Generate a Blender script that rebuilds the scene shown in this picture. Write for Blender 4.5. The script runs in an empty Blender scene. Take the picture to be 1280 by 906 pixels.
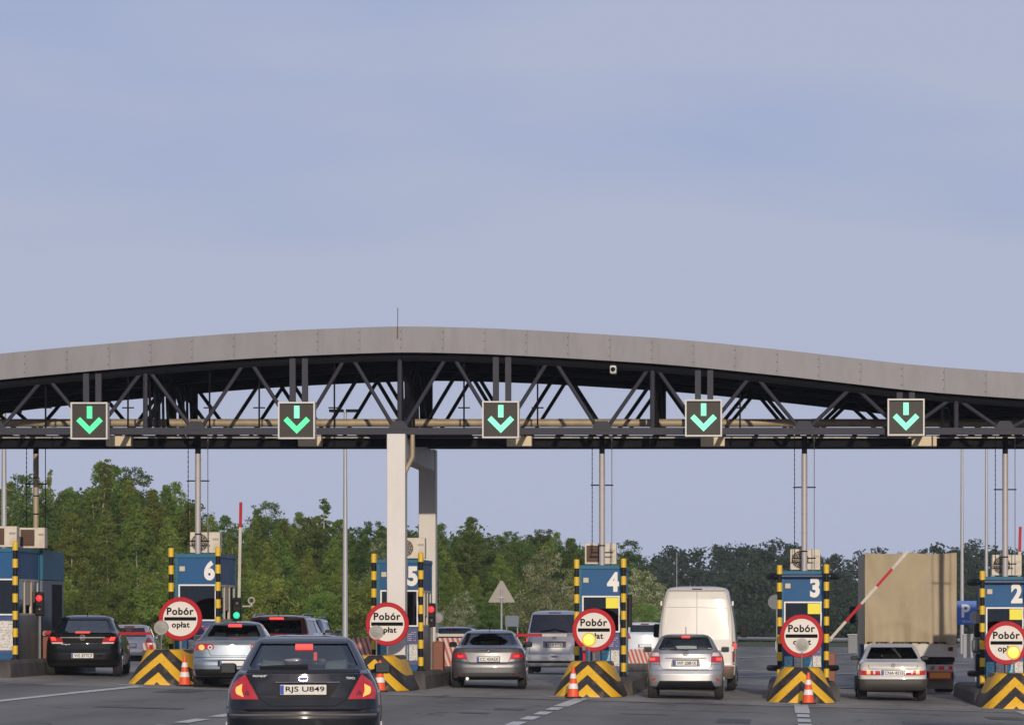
import bpy, bmesh, math, random
import numpy as np
from mathutils import Vector, Matrix
from mathutils.bvhtree import BVHTree

random.seed(7)
rng = np.random.default_rng(7)
scene = bpy.context.scene
COL = scene.collection
R = math.radians

# ------------------------------------------------------------------ camera
EYE = 1.82            # height of the lens above the road at x = 0
FPX = 4158.0          # focal length in photograph pixels (1280 wide)
PPX, PPY = 980.0, 776.0   # optical axis in the (cropped) photograph
cam_data = bpy.data.cameras.new('camera')
cam = bpy.data.objects.new('camera', cam_data)
COL.objects.link(cam)
cam.location = (0, 0, EYE)
cam.rotation_euler = (R(90), 0, 0)
cam_data.sensor_fit = 'HORIZONTAL'
cam_data.sensor_width = 36.0
cam_data.lens = 36.0 * FPX / 1280.0
cam_data.shift_x = -(PPX - 640.0) / 1280.0
cam_data.shift_y = (PPY - 453.0) / 1280.0
cam_data.clip_start = 0.5
cam_data.clip_end = 3000
scene.camera = cam

# ------------------------------------------------------------------ sky, sun, exposure
SUN_EL, SUN_AZ = 14.0, 7.5       # low evening sun behind the camera, a little to its right
world = bpy.data.worlds.new('World')
scene.world = world
world.use_nodes = True
nt = world.node_tree
nt.nodes.clear()
def wn(t, **kw):
    n = nt.nodes.new(t)
    for k, v in kw.items():
        setattr(n, k, v)
    return n
w_out = wn('ShaderNodeOutputWorld')
w_bg = wn('ShaderNodeBackground')
w_bg.inputs['Strength'].default_value = 0.1
w_sky = wn('ShaderNodeTexSky', sky_type='NISHITA', sun_disc=False)
w_sky.sun_elevation = R(SUN_EL)
w_sky.sun_rotation = R(180.0 - SUN_AZ)
w_sky.air_density = 1.0
w_sky.dust_density = 2.0
w_sky.ozone_density = 1.5
# a thin even veil of cloud all round the sky, with soft flat streaks
w_tc = wn('ShaderNodeTexCoord')
w_map = wn('ShaderNodeMapping')
w_map.inputs['Scale'].default_value = (2.4, 2.4, 9.0)
w_map.inputs['Location'].default_value = (1.85, 8.5, 3.05)
w_map.inputs['Rotation'].default_value = (0, R(-7), 0)
w_noise = wn('ShaderNodeTexNoise')
w_noise.inputs['Scale'].default_value = 1.25
w_noise.inputs['Detail'].default_value = 4.0
w_noise.inputs['Roughness'].default_value = 0.45
w_ramp = wn('ShaderNodeMapRange')
w_ramp.inputs['From Min'].default_value = 0.40
w_ramp.inputs['From Max'].default_value = 0.56
w_ramp.inputs['To Min'].default_value = 0.35
w_ramp.inputs['To Max'].default_value = 0.95
w_mix = wn('ShaderNodeMix', data_type='RGBA')
w_mix.inputs['B'].default_value = (4.35, 4.78, 6.25, 1)
w_tint = wn('ShaderNodeMix', data_type='RGBA', blend_type='MULTIPLY')      # slightly bluer air
w_tint.inputs['Factor'].default_value = 1.0
w_tint.inputs['B'].default_value = (0.80, 0.78, 1.16, 1)
nt.links.new(w_tc.outputs['Generated'], w_map.inputs['Vector'])
nt.links.new(w_map.outputs['Vector'], w_noise.inputs['Vector'])
nt.links.new(w_noise.outputs['Fac'], w_ramp.inputs['Value'])
# the veil thickens towards the horizon, all round
w_sep = wn('ShaderNodeSeparateXYZ'); w_hz = wn('ShaderNodeMapRange', interpolation_type='SMOOTHSTEP'); w_add = wn('ShaderNodeMath', operation='ADD', use_clamp=True)
w_hz.inputs['From Min'].default_value = 0.03; w_hz.inputs['From Max'].default_value = 0.17
w_hz.inputs['To Min'].default_value = 0.85; w_hz.inputs['To Max'].default_value = 0.0
nt.links.new(w_tc.outputs['Generated'], w_sep.inputs[0]); nt.links.new(w_sep.outputs['Z'], w_hz.inputs['Value'])
nt.links.new(w_hz.outputs['Result'], w_add.inputs[0]); nt.links.new(w_ramp.outputs['Result'], w_add.inputs[1])
nt.links.new(w_add.outputs[0], w_mix.inputs['Factor'])
nt.links.new(w_sky.outputs['Color'], w_tint.inputs['A'])
nt.links.new(w_tint.outputs['Result'], w_mix.inputs['A'])
nt.links.new(w_mix.outputs['Result'], w_bg.inputs['Color'])
nt.links.new(w_bg.outputs['Background'], w_out.inputs['Surface'])

sun_data = bpy.data.lights.new('sun', 'SUN')
sun_data.energy = 2.75
sun_data.angle = R(0.53)
sun_data.color = (1.0, 0.865, 0.70)
sun = bpy.data.objects.new('sun', sun_data)
COL.objects.link(sun)
sd = Vector((-math.sin(R(SUN_AZ)) * math.cos(R(SUN_EL)), math.cos(R(SUN_AZ)) * math.cos(R(SUN_EL)), -math.sin(R(SUN_EL))))
sun.rotation_euler = sd.to_track_quat('-Z', 'Y').to_euler()

scene.view_settings.view_transform = 'Standard'
scene.view_settings.look = 'None'
scene.view_settings.exposure = 0.0
scene.view_settings.gamma = 1.0
scene.view_settings.use_curve_mapping = False
scene.cycles.max_bounces = 8
scene.cycles.transparent_max_bounces = 16
scene.cycles.volume_bounces = 0

# ------------------------------------------------------------------ helpers
def PX(x, Y):                      # photograph column -> world X at depth Y
    return (x - PPX) * Y / FPX
def PZ(y, Y):                      # photograph row -> world Z at depth Y
    return EYE + (PPY - y) * Y / FPX
def sstep(a, b, v):
    t = min(1.0, max(0.0, (v - a) / (b - a)))
    return t * t * (3 - 2 * t)
def gz(x, y):                      # ground height: the plaza falls to the right
    g = 1.0 - 0.85 * sstep(94.0, 122.0, y)
    return -0.0283 * max(-24.0, min(24.0, x)) * g

def tag(o, label=None, cat=None, group=None, kind=None):
    if label: o['label'] = label
    if cat: o['category'] = cat
    if group: o['group'] = group
    if kind: o['kind'] = kind
    return o
def empty(name, loc=(0, 0, 0), rz=0.0, label=None, cat=None, group=None):
    o = bpy.data.objects.new(name, None)
    o.empty_display_size = 0.2
    COL.objects.link(o)
    o.location = loc
    o.rotation_euler = (0, 0, rz)
    return tag(o, label, cat, group)
def link_mesh(name, me, parent=None, loc=None, rot=None):
    o = bpy.data.objects.new(name, me)
    COL.objects.link(o)
    if parent is not None: o.parent = parent
    if loc is not None: o.location = loc
    if rot is not None: o.rotation_euler = rot
    return o
def copy_tree(o, parent=None):
    c = o.copy()
    COL.objects.link(c)
    c.parent = parent
    for ch in list(o.children):
        copy_tree(ch, c)
    return c

# ---- materials
MATS = {}
def mat(name, col, rough=0.6, metal=0.0, var=0.0, vscale=3.0, emit=None, estr=0.0, coat=0.0, bump=0.0, bscale=40.0, spec=0.5, dirt=None, dirt_amt=0.0, dirt_scale=1.2, objvar=0.0):
    if name in MATS: return MATS[name]
    m = bpy.data.materials.new(name)
    m.use_nodes = True
    t = m.node_tree
    b = t.nodes['Principled BSDF']
    b.inputs['Base Color'].default_value = (*col, 1)
    b.inputs['Roughness'].default_value = rough
    b.inputs['Metallic'].default_value = metal
    b.inputs['Specular IOR Level'].default_value = spec
    if coat:
        b.inputs['Coat Weight'].default_value = coat
        b.inputs['Coat Roughness'].default_value = 0.04
    if emit:
        b.inputs['Emission Color'].default_value = (*emit, 1)
        b.inputs['Emission Strength'].default_value = estr
    tc = None
    if var or bump or dirt:
        tc = t.nodes.new('ShaderNodeTexCoord')
    cur = None
    if var:
        n = t.nodes.new('ShaderNodeTexNoise')
        n.inputs['Scale'].default_value = vscale
        n.inputs['Detail'].default_value = 6
        n.inputs['Roughness'].default_value = 0.62
        t.links.new(tc.outputs['Object'], n.inputs['Vector'])
        mr = t.nodes.new('ShaderNodeMapRange')
        mr.inputs['From Min'].default_value = 0.25
        mr.inputs['From Max'].default_value = 0.75
        mr.inputs['To Min'].default_value = 1 - var
        mr.inputs['To Max'].default_value = 1 + var
        t.links.new(n.outputs['Fac'], mr.inputs['Value'])
        mx = t.nodes.new('ShaderNodeMix'); mx.data_type = 'RGBA'; mx.blend_type = 'MULTIPLY'
        mx.inputs['Factor'].default_value = 1.0
        mx.inputs['A'].default_value = (*col, 1)
        t.links.new(mr.outputs['Result'], mx.inputs['B'])
        cur = mx.outputs['Result']
        mr2 = t.nodes.new('ShaderNodeMapRange')
        mr2.inputs['To Min'].default_value = max(0.02, rough - 0.12)
        mr2.inputs['To Max'].default_value = min(1.0, rough + 0.12)
        t.links.new(n.outputs['Fac'], mr2.inputs['Value'])
        t.links.new(mr2.outputs['Result'], b.inputs['Roughness'])
    if dirt:
        n = t.nodes.new('ShaderNodeTexNoise')
        n.inputs['Scale'].default_value = dirt_scale
        n.inputs['Detail'].default_value = 8
        n.inputs['Roughness'].default_value = 0.7
        mp = t.nodes.new('ShaderNodeMapping')
        mp.inputs['Scale'].default_value = (3, 3, 1)
        t.links.new(tc.outputs['Object'], mp.inputs['Vector'])
        t.links.new(mp.outputs['Vector'], n.inputs['Vector'])
        mr = t.nodes.new('ShaderNodeMapRange')
        mr.inputs['From Min'].default_value = 0.45
        mr.inputs['From Max'].default_value = 0.75
        mr.inputs['To Max'].default_value = dirt_amt
        t.links.new(n.outputs['Fac'], mr.inputs['Value'])
        mx = t.nodes.new('ShaderNodeMix'); mx.data_type = 'RGBA'
        mx.inputs['A'].default_value = (*col, 1)
        mx.inputs['B'].default_value = (*dirt, 1)
        if cur: t.links.new(cur, mx.inputs['A'])
        t.links.new(mr.outputs['Result'], mx.inputs['Factor'])
        cur = mx.outputs['Result']
    if objvar and cur:
        oi = t.nodes.new('ShaderNodeObjectInfo'); mr = t.nodes.new('ShaderNodeMapRange')
        mr.inputs['To Min'].default_value = 1 - objvar; mr.inputs['To Max'].default_value = 1 + objvar
        t.links.new(oi.outputs['Random'], mr.inputs['Value'])
        mx = t.nodes.new('ShaderNodeMix'); mx.data_type = 'RGBA'; mx.blend_type = 'MULTIPLY'; mx.inputs['Factor'].default_value = 1
        t.links.new(cur, mx.inputs['A']); t.links.new(mr.outputs['Result'], mx.inputs['B']); cur = mx.outputs['Result']
    if cur: t.links.new(cur, b.inputs['Base Color'])
    if bump:
        n = t.nodes.new('ShaderNodeTexNoise')
        n.inputs['Scale'].default_value = bscale
        n.inputs['Detail'].default_value = 5
        t.links.new(tc.outputs['Object'], n.inputs['Vector'])
        bp = t.nodes.new('ShaderNodeBump')
        bp.inputs['Strength'].default_value = bump
        bp.inputs['Distance'].default_value = 0.02
        t.links.new(n.outputs['Fac'], bp.inputs['Height'])
        t.links.new(bp.outputs['Normal'], b.inputs['Normal'])
    MATS[name] = m
    return m
def glass(name, tint=(0.55, 0.6, 0.6), refl=1.0):
    if name in MATS: return MATS[name]
    m = bpy.data.materials.new(name); m.use_nodes = True
    t = m.node_tree; t.nodes.clear()
    o = t.nodes.new('ShaderNodeOutputMaterial')
    tr = t.nodes.new('ShaderNodeBsdfTransparent'); tr.inputs['Color'].default_value = (*tint, 1)
    gl = t.nodes.new('ShaderNodeBsdfGlossy'); gl.inputs['Roughness'].default_value = 0.02
    gl.inputs['Color'].default_value = (0.9, 0.95, 1, 1)
    ge = t.nodes.new('ShaderNodeNewGeometry'); dt = t.nodes.new('ShaderNodeVectorMath'); dt.operation = 'DOT_PRODUCT'
    t.links.new(ge.outputs['Normal'], dt.inputs[0]); t.links.new(ge.outputs['Incoming'], dt.inputs[1])
    def mth(op, a, c):
        n = t.nodes.new('ShaderNodeMath'); n.operation = op
        for q, val in enumerate((a, c)):
            if val is None: continue
            if isinstance(val, float): n.inputs[q].default_value = val
            else: t.links.new(val, n.inputs[q])
        return n.outputs[0]
    c_ = mth('ABSOLUTE', dt.outputs['Value'], None)          # two-sided Schlick reflectance of a thin pane
    p5 = mth('POWER', mth('SUBTRACT', 1.0, c_), 5.0)
    fres = mth('MULTIPLY', mth('ADD', 0.07, mth('MULTIPLY', p5, 0.9)), refl)
    mx = t.nodes.new('ShaderNodeMixShader')
    t.links.new(fres, mx.inputs[0])
    t.links.new(tr.outputs[0], mx.inputs[1])
    t.links.new(gl.outputs[0], mx.inputs[2])
    t.links.new(mx.outputs[0], o.inputs['Surface'])
    MATS[name] = m
    return m

# ---- mesh builder
class MB:
    def __init__(s):
        s.v = []; s.f = []; s.sm = []
    def quad(s, a, b, c, d):
        i = len(s.v); s.v += [a, b, c, d]; s.f.append((i, i + 1, i + 2, i + 3)); s.sm.append(False)
        return s
    def box(s, c, d, rz=0.0):
        cx, cy, cz = c; dx, dy, dz = d[0] / 2, d[1] / 2, d[2] / 2
        i = len(s.v)
        ca, sa = math.cos(rz), math.sin(rz)
        for z in (-dz, dz):
            for (x, y) in ((-dx, -dy), (dx, -dy), (dx, dy), (-dx, dy)):
                s.v.append((cx + x * ca - y * sa, cy + x * sa + y * ca, cz + z))
        for f in ((0, 3, 2, 1), (4, 5, 6, 7), (0, 1, 5, 4), (1, 2, 6, 5), (2, 3, 7, 6), (3, 0, 4, 7)):
            s.f.append(tuple(i + k for k in f)); s.sm.append(False)
        return s
    def bbox(s, c, d, bev=0.01):                      # box with bevelled edges
        bm = bmesh.new()
        bmesh.ops.create_cube(bm, size=1.0)
        for v in bm.verts:
            v.co = Vector((v.co.x * d[0] + c[0], v.co.y * d[1] + c[1], v.co.z * d[2] + c[2]))
        bmesh.ops.bevel(bm, geom=list(bm.edges), offset=min(bev, min(d) * 0.45), segments=2, affect='EDGES', profile=0.5)
        i = len(s.v)
        bm.verts.index_update()
        s.v += [tuple(v.co) for v in bm.verts]
        for f in bm.faces:
            s.f.append(tuple(i + v.index for v in f.verts)); s.sm.append(False)
        bm.free()
        return s
    def tube(s, pts, r, n=8, cap=True, r1=None, smooth=True):
        pts = [Vector(p) for p in pts]
        m = len(pts); base = len(s.v)
        up = None
        for k, p in enumerate(pts):
            if k == 0: d = pts[1] - pts[0]
            elif k == m - 1: d = pts[-1] - pts[-2]
            else: d = (pts[k + 1] - pts[k]).normalized() + (pts[k] - pts[k - 1]).normalized()
            d.normalize()
            if up is None:
                up = Vector((0, 0, 1)) if abs(d.z) < 0.9 else Vector((1, 0, 0))
            a = d.cross(up).normalized(); b = a.cross(d).normalized()
            up = b
            rr = r if r1 is None else r + (r1 - r) * k / (m - 1)
            for j in range(n):
                t = 2 * math.pi * j / n
                s.v.append(tuple(p + a * (math.cos(t) * rr) + b * (math.sin(t) * rr)))
        for k in range(m - 1):
            for j in range(n):
                a0 = base + k * n + j; a1 = base + k * n + (j + 1) % n
                s.f.append((a0, a0 + n, a1 + n, a1)); s.sm.append(smooth)
        if cap:
            s.f.append(tuple(base + j for j in range(n))); s.sm.append(False)
            s.f.append(tuple(base + (m - 1) * n + j for j in reversed(range(n)))); s.sm.append(False)
        return s
    def bar(s, p0, p1, w, h):                          # straight box-section beam
        p0 = Vector(p0); p1 = Vector(p1)
        d = (p1 - p0).normalized()
        ref = Vector((0, 1, 0)) if abs(d.y) < 0.9 else Vector((0, 0, 1))
        a = d.cross(ref).normalized(); b = a.cross(d).normalized()
        i = len(s.v)
        for p in (p0, p1):
            for (u, v) in ((-1, -1), (1, -1), (1, 1), (-1, 1)):
                s.v.append(tuple(p + a * (u * w / 2) + b * (v * h / 2)))
        for f in ((0, 1, 2, 3), (7, 6, 5, 4), (0, 4, 5, 1), (1, 5, 6, 2), (2, 6, 7, 3), (3, 7, 4, 0)):
            s.f.append(tuple(i + k for k in f)); s.sm.append(False)
        return s
    def lathe(s, prof, n=16, c=(0, 0, 0), axis='z', cap=True):
        base = len(s.v); m = len(prof)
        for (r, z) in prof:
            for j in range(n):
                t = 2 * math.pi * j / n
                x, y = r * math.cos(t), r * math.sin(t)
                if axis == 'z': p = (c[0] + x, c[1] + y, c[2] + z)
                elif axis == 'x': p = (c[0] + z, c[1] + x, c[2] + y)
                else: p = (c[0] + x, c[1] + z, c[2] - y)
                s.v.append(p)
        for k in range(m - 1):
            for j in range(n):
                a0 = base + k * n + j; a1 = base + k * n + (j + 1) % n
                s.f.append((a0, a1, a1 + n, a0 + n)); s.sm.append(True)
        if cap and prof[0][0] > 1e-6:
            s.f.append(tuple(base + j for j in reversed(range(n)))); s.sm.append(False)
        if cap and prof[-1][0] > 1e-6:
            s.f.append(tuple(base + (m - 1) * n + j for j in range(n))); s.sm.append(False)
        return s
    def prism(s, poly, y0, y1):                        # polygon in (x, z) extruded along y
        n = len(poly); i = len(s.v)
        for y in (y0, y1):
            for (x, z) in poly: s.v.append((x, y, z))
        s.f.append(tuple(i + k for k in range(n))); s.sm.append(False)
        s.f.append(tuple(i + n + k for k in reversed(range(n)))); s.sm.append(False)
        for k in range(n):
            k2 = (k + 1) % n
            s.f.append((i + k, i + n + k, i + n + k2, i + k2)); s.sm.append(False)
        return s
    def mesh(s, name, material=None):
        me = bpy.data.meshes.new(name)
        me.from_pydata(s.v, [], s.f)
        me.polygons.foreach_set('use_smooth', s.sm)
        if material: me.materials.append(material)
        me.update()
        bm = bmesh.new(); bm.from_mesh(me)
        bmesh.ops.recalc_face_normals(bm, faces=bm.faces)
        bm.to_mesh(me); bm.free()
        if any(s.sm):
            me.set_sharp_from_angle(angle=R(40))
        return me
    def build(s, name, material, parent=None, loc=None, rot=None):
        return link_mesh(name, s.mesh(name, material), parent, loc, rot)

def text_mesh(txt, size, bold=0.0, depth=0.004, narrow=1.0, spacing=1.0):
    cu = bpy.data.curves.new('lettering', 'FONT')
    cu.body = txt; cu.size = size; cu.extrude = depth; cu.offset = bold
    cu.align_x = 'CENTER'; cu.align_y = 'CENTER'; cu.space_character = spacing
    cu.resolution_u = 4
    o = bpy.data.objects.new('lettering', cu)
    COL.objects.link(o)
    dg = bpy.context.evaluated_depsgraph_get(); dg.update()
    me = bpy.data.meshes.new_from_object(o.evaluated_get(dg))
    bpy.data.objects.remove(o); bpy.data.curves.remove(cu)
    # centre it exactly
    co = np.empty(len(me.vertices) * 3); me.vertices.foreach_get('co', co); co = co.reshape(-1, 3)
    c = (co.min(0) + co.max(0)) / 2; co -= c; co[:, 0] *= narrow
    me.vertices.foreach_set('co', co.ravel()); me.update()
    return me
def lettering(name, txt, size, material, parent, loc, bold=0.0, narrow=1.0, rot=None, spacing=1.0, height=None):
    me = text_mesh(txt, size, bold, 0.003, narrow, spacing)
    if height:
        co = np.empty(len(me.vertices) * 3); me.vertices.foreach_get('co', co); co = co.reshape(-1, 3)
        k = height / max(1e-6, np.ptp(co[:, 1])); co[:, :2] *= k
        me.vertices.foreach_set('co', co.ravel()); me.update()
    me.materials.clear(); me.materials.append(material)
    return link_mesh(name, me, parent, loc, rot if rot is not None else (R(90), 0, 0))
# ------------------------------------------------------------------ ground, road, markings
def ground_mat(name, c1, c2, scale, rough=0.9, fine=60.0, streak=(1, 1, 1), bump=0.25, c3=None):
    m = bpy.data.materials.new(name); m.use_nodes = True
    t = m.node_tree; b = t.nodes['Principled BSDF']
    b.inputs['Roughness'].default_value = rough
    b.inputs['Specular IOR Level'].default_value = 0.25
    g = t.nodes.new('ShaderNodeNewGeometry')
    mp = t.nodes.new('ShaderNodeMapping'); mp.inputs['Scale'].default_value = streak
    t.links.new(g.outputs['Position'], mp.inputs['Vector'])
    n1 = t.nodes.new('ShaderNodeTexNoise'); n1.inputs['Scale'].default_value = scale; n1.inputs['Detail'].default_value = 7; n1.inputs['Roughness'].default_value = 0.6
    n2 = t.nodes.new('ShaderNodeTexNoise'); n2.inputs['Scale'].default_value = fine; n2.inputs['Detail'].default_value = 3
    t.links.new(mp.outputs['Vector'], n1.inputs['Vector'])
    t.links.new(g.outputs['Position'], n2.inputs['Vector'])
    rp = t.nodes.new('ShaderNodeMapRange'); rp.inputs['From Min'].default_value = 0.35; rp.inputs['From Max'].default_value = 0.65
    t.links.new(n1.outputs['Fac'], rp.inputs['Value'])
    mx = t.nodes.new('ShaderNodeMix'); mx.data_type = 'RGBA'
    mx.inputs['A'].default_value = (*c1, 1); mx.inputs['B'].default_value = (*c2, 1)
    t.links.new(rp.outputs['Result'], mx.inputs['Factor'])
    r2 = t.nodes.new('ShaderNodeMapRange'); r2.inputs['To Min'].default_value = 0.72; r2.inputs['To Max'].default_value = 1.28
    t.links.new(n2.outputs['Fac'], r2.inputs['Value'])
    m2 = t.nodes.new('ShaderNodeMix'); m2.data_type = 'RGBA'; m2.blend_type = 'MULTIPLY'; m2.inputs['Factor'].default_value = 1
    t.links.new(mx.outputs['Result'], m2.inputs['A']); t.links.new(r2.outputs['Result'], m2.inputs['B'])
    t.links.new(m2.outputs['Result'], b.inputs['Base Color'])
    bp = t.nodes.new('ShaderNodeBump'); bp.inputs['Strength'].default_value = bump; bp.inputs['Distance'].default_value = 0.01
    t.links.new(n2.outputs['Fac'], bp.inputs['Height']); t.links.new(bp.outputs['Normal'], b.inputs['Normal'])
    MATS[name] = m
    return m
M_ASPH = ground_mat('asphalt', (0.150, 0.145, 0.132), (0.225, 0.216, 0.195), 0.35, 0.82, 45.0, (1.0, 0.22, 1.0))
M_CONC = ground_mat('apron_concrete', (0.20, 0.188, 0.168), (0.32, 0.30, 0.265), 0.5, 0.85, 30.0, (1.0, 0.35, 1.0))
def road_wear(m):
    """oily lane centres, worn wheel tracks and sealed cracks"""
    t = m.node_tree; b = t.nodes['Principled BSDF']
    src = b.inputs['Base Color'].links[0].from_socket
    g = t.nodes.new('ShaderNodeNewGeometry'); sp = t.nodes.new('ShaderNodeSeparateXYZ'); t.links.new(g.outputs['Position'], sp.inputs[0])
    def mth(op, a, c=None, d=None):
        n = t.nodes.new('ShaderNodeMath'); n.operation = op
        for q, val in enumerate((a, c, d)):
            if val is None: continue
            if isinstance(val, float): n.inputs[q].default_value = val
            else: t.links.new(val, n.inputs[q])
        return n.outputs[0]
    ph = mth('MULTIPLY', mth('ADD', sp.outputs['X'], 1.95), 2 * math.pi / 4.8)
    lane = mth('MULTIPLY_ADD', mth('COSINE', ph), 0.5, 0.5)              # 1 in the middle of a lane
    track = mth('MULTIPLY_ADD', mth('COSINE', mth('MULTIPLY', ph, 3.0)), 0.5, 0.5)
    n1 = t.nodes.new('ShaderNodeTexNoise'); n1.inputs['Scale'].default_value = 1.0; n1.inputs['Detail'].default_value = 5
    mp = t.nodes.new('ShaderNodeMapping'); mp.inputs['Scale'].default_value = (1.6, 0.16, 1.0)
    t.links.new(g.outputs['Position'], mp.inputs['Vector']); t.links.new(mp.outputs['Vector'], n1.inputs['Vector'])
    oil = mth('MULTIPLY', mth('POWER', lane, 4.0), mth('MULTIPLY', n1.outputs['Fac'], 0.55))
    wear = mth('MULTIPLY', track, 0.10)
    vo = t.nodes.new('ShaderNodeTexVoronoi'); vo.feature = 'DISTANCE_TO_EDGE'; vo.inputs['Scale'].default_value = 0.22
    n2 = t.nodes.new('ShaderNodeTexNoise'); n2.inputs['Scale'].default_value = 0.9; n2.inputs['Detail'].default_value = 4
    va = t.nodes.new('ShaderNodeVectorMath'); va.operation = 'MULTIPLY_ADD'; va.inputs[1].default_value = (1.4, 1.4, 0)
    t.links.new(g.outputs['Position'], n2.inputs['Vector']); t.links.new(n2.outputs['Color'], va.inputs[0]); t.links.new(g.outputs['Position'], va.inputs[2])
    t.links.new(va.outputs[0], vo.inputs['Vector'])
    crack = mth('MULTIPLY', mth('LESS_THAN', vo.outputs['Distance'], 0.012), mth('MULTIPLY', mth('GREATER_THAN', n1.outputs['Fac'], 0.5), 0.45))
    f = mth('SUBTRACT', mth('SUBTRACT', mth('ADD', wear, 1.0), oil), crack)
    mx = t.nodes.new('ShaderNodeMix'); mx.data_type = 'RGBA'; mx.blend_type = 'MULTIPLY'; mx.inputs['Factor'].default_value = 1
    t.links.new(src, mx.inputs['A']); t.links.new(f, mx.inputs['B']); t.links.new(mx.outputs['Result'], b.inputs['Base Color'])
road_wear(M_ASPH); road_wear(M_CONC)
M_GRASS = ground_mat('grass', (0.035, 0.055, 0.018), (0.075, 0.085, 0.03), 0.2, 1.0, 9.0, bump=0.8)
M_LINE = mat('road_paint', (0.62, 0.61, 0.57), 0.7, var=0.25, vscale=6.0, dirt=(0.2, 0.19, 0.18), dirt_amt=0.75, dirt_scale=2.5)

def sheet(name, xs, ys, off, material):
    v = [(x, y, gz(x, y) + off) for y in ys for x in xs]
    nx = len(xs)
    f = [(j * nx + i, j * nx + i + 1, (j + 1) * nx + i + 1, (j + 1) * nx + i) for j in range(len(ys) - 1) for i in range(nx - 1)]
    me = bpy.data.meshes.new(name); me.from_pydata(v, [], f); me.materials.append(material)
    o = link_mesh(name, me); o['kind'] = 'structure'
    return o
YT = [float(y) for y in range(94, 123, 2)]
ground = sheet('ground', [-330, -100, -50, -24, 0, 24, 60, 330], [-320, -12, 0, 40, 90] + YT + [180, 260, 400, 610], -0.06, M_GRASS)
road = sheet('road', [-30, -24, 0, 24, 42], [-300, -12, 0, 40, 90] + YT + [180, 236], 0.0, M_ASPH)
apron = sheet('toll_apron', [-27, -24, 24, 30], [71.2, 92.0], 0.005, M_CONC)

def strip(name, pts, w0, w1=None, label=None, off=0.011, parent=None):
    w1 = w0 if w1 is None else w1
    v = []; n = len(pts)
    for k, (x, y) in enumerate(pts):
        w = w0 + (w1 - w0) * k / (n - 1)
        if k == 0: dx, dy = pts[1][0] - x, pts[1][1] - y
        elif k == n - 1: dx, dy = x - pts[k - 1][0], y - pts[k - 1][1]
        else: dx, dy = pts[k + 1][0] - pts[k - 1][0], pts[k + 1][1] - pts[k - 1][1]
        l = math.hypot(dx, dy); px, py = -dy / l * w / 2, dx / l * w / 2
        v.append((x + px, y + py, gz(x + px, y + py) + off)); v.append((x - px, y - py, gz(x - px, y - py) + off))
    f = [(2 * k, 2 * k + 1, 2 * k + 3, 2 * k + 2) for k in range(n - 1)]
    me = bpy.data.meshes.new(name); me.from_pydata(v, [], f); me.materials.append(M_LINE)
    bm = bmesh.new(); bm.from_mesh(me); bmesh.ops.recalc_face_normals(bm, faces=bm.faces)
    for fc in bm.faces:
        if fc.normal.z < 0: fc.normal_flip()
    bm.to_mesh(me); bm.free()
    o = link_mesh(name, me, parent)
    if parent is None: o['kind'] = 'structure'
    return o

W = 4.8
ISL = {7: 0.45 - 4 * W, 6: 0.45 - 3 * W, 5: 0.45 - 2 * W, 4: 0.45 - W, 3: 0.45, 2: 0.45 + W}
for k, xi in ISL.items():
    if k == 7: continue
    xo = xi - 0.08
    strip('lane_line', [(xo, 72.6), (xo, 66.0)], 0.30)
    if k == 6:
        strip('lane_line', [(xo, 65.98), (xo + 0.1, 56.0)], 0.24)
        strip('lane_line', [(xo + 0.1, 55.0), (xo + 0.15, 52.0)], 0.24)
    else:
        y = 65.2
        while y > 34:
            strip('lane_dash', [(xo, y), (xo, y - 1.9)], 0.24)
            y -= 3.1
    strip('gore_line', [(xo, 72.4), (xo - 0.9, 74.0)], 0.16, off=0.014)
    strip('gore_line', [(xo, 72.4), (xo + 0.95, 74.0)], 0.16, off=0.014)
# markings beyond the plaza
for k in range(9):
    strip('lane_dash', [(-3.4 + 1.55 * k, 116 + 4.0 * k), (-2.75 + 1.55 * k, 117.7 + 4.0 * k)], 0.28, off=0.02)
strip('edge_line', [(-12, 142), (-2, 165), (4, 190), (7, 215)], 0.35, off=0.02)
strip('edge_line', [(-4.5, 100), (-1.0, 108), (5.0, 122), (12, 135)], 0.2, off=0.02)
strip('edge_line', [(0.9, 90.5), (3.2, 98), (5.4, 104)], 0.25, off=0.02)
# tar patches in the asphalt and the joint where the concrete apron starts
M_TAR = mat('tar_patch', (0.06, 0.06, 0.06), 0.6, var=0.3, vscale=5)
for (x, y, w, l) in ((1.0, 71.1, 55.0, 0.14), (-9.0, 66.3, 1.1, 0.9), (-15.8, 63.5, 2.4, 0.12), (-12.6, 68.2, 0.7, 2.2), (-16.2, 58.0, 0.8, 1.6), (-0.9, 58.5, 0.6, 2.6), (1.6, 56.0, 1.1, 0.5), (-2.6, 62.2, 0.9, 0.25), (4.4, 65.5, 0.7, 1.9), (-6.6, 66.8, 1.6, 0.1), (-5.2, 62.5, 0.55, 1.3), (-5.6, 59.8, 0.5, 0.8), (-2.0, 65.5, 3.4, 0.12), (2.6, 68.0, 2.6, 0.1), (-11.2, 57.5, 1.5, 0.6), (3.3, 61.0, 2.2, 1.6)):
    v = [(x - w / 2, y, gz(x, y) + 0.007), (x + w / 2, y, gz(x + w, y) + 0.007 + 0.01), (x + w / 2, y + l, gz(x + w, y) + 0.017), (x - w / 2, y + l, gz(x, y) + 0.007)]
    v = [(a, b, gz(a, b) + 0.006) for a, b, _ in v]
    me = bpy.data.meshes.new('tar_patch'); me.from_pydata(v, [], [(0, 1, 2, 3)]); me.materials.append(M_TAR)
    o = link_mesh('tar_patch', me); o['kind'] = 'structure'

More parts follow.
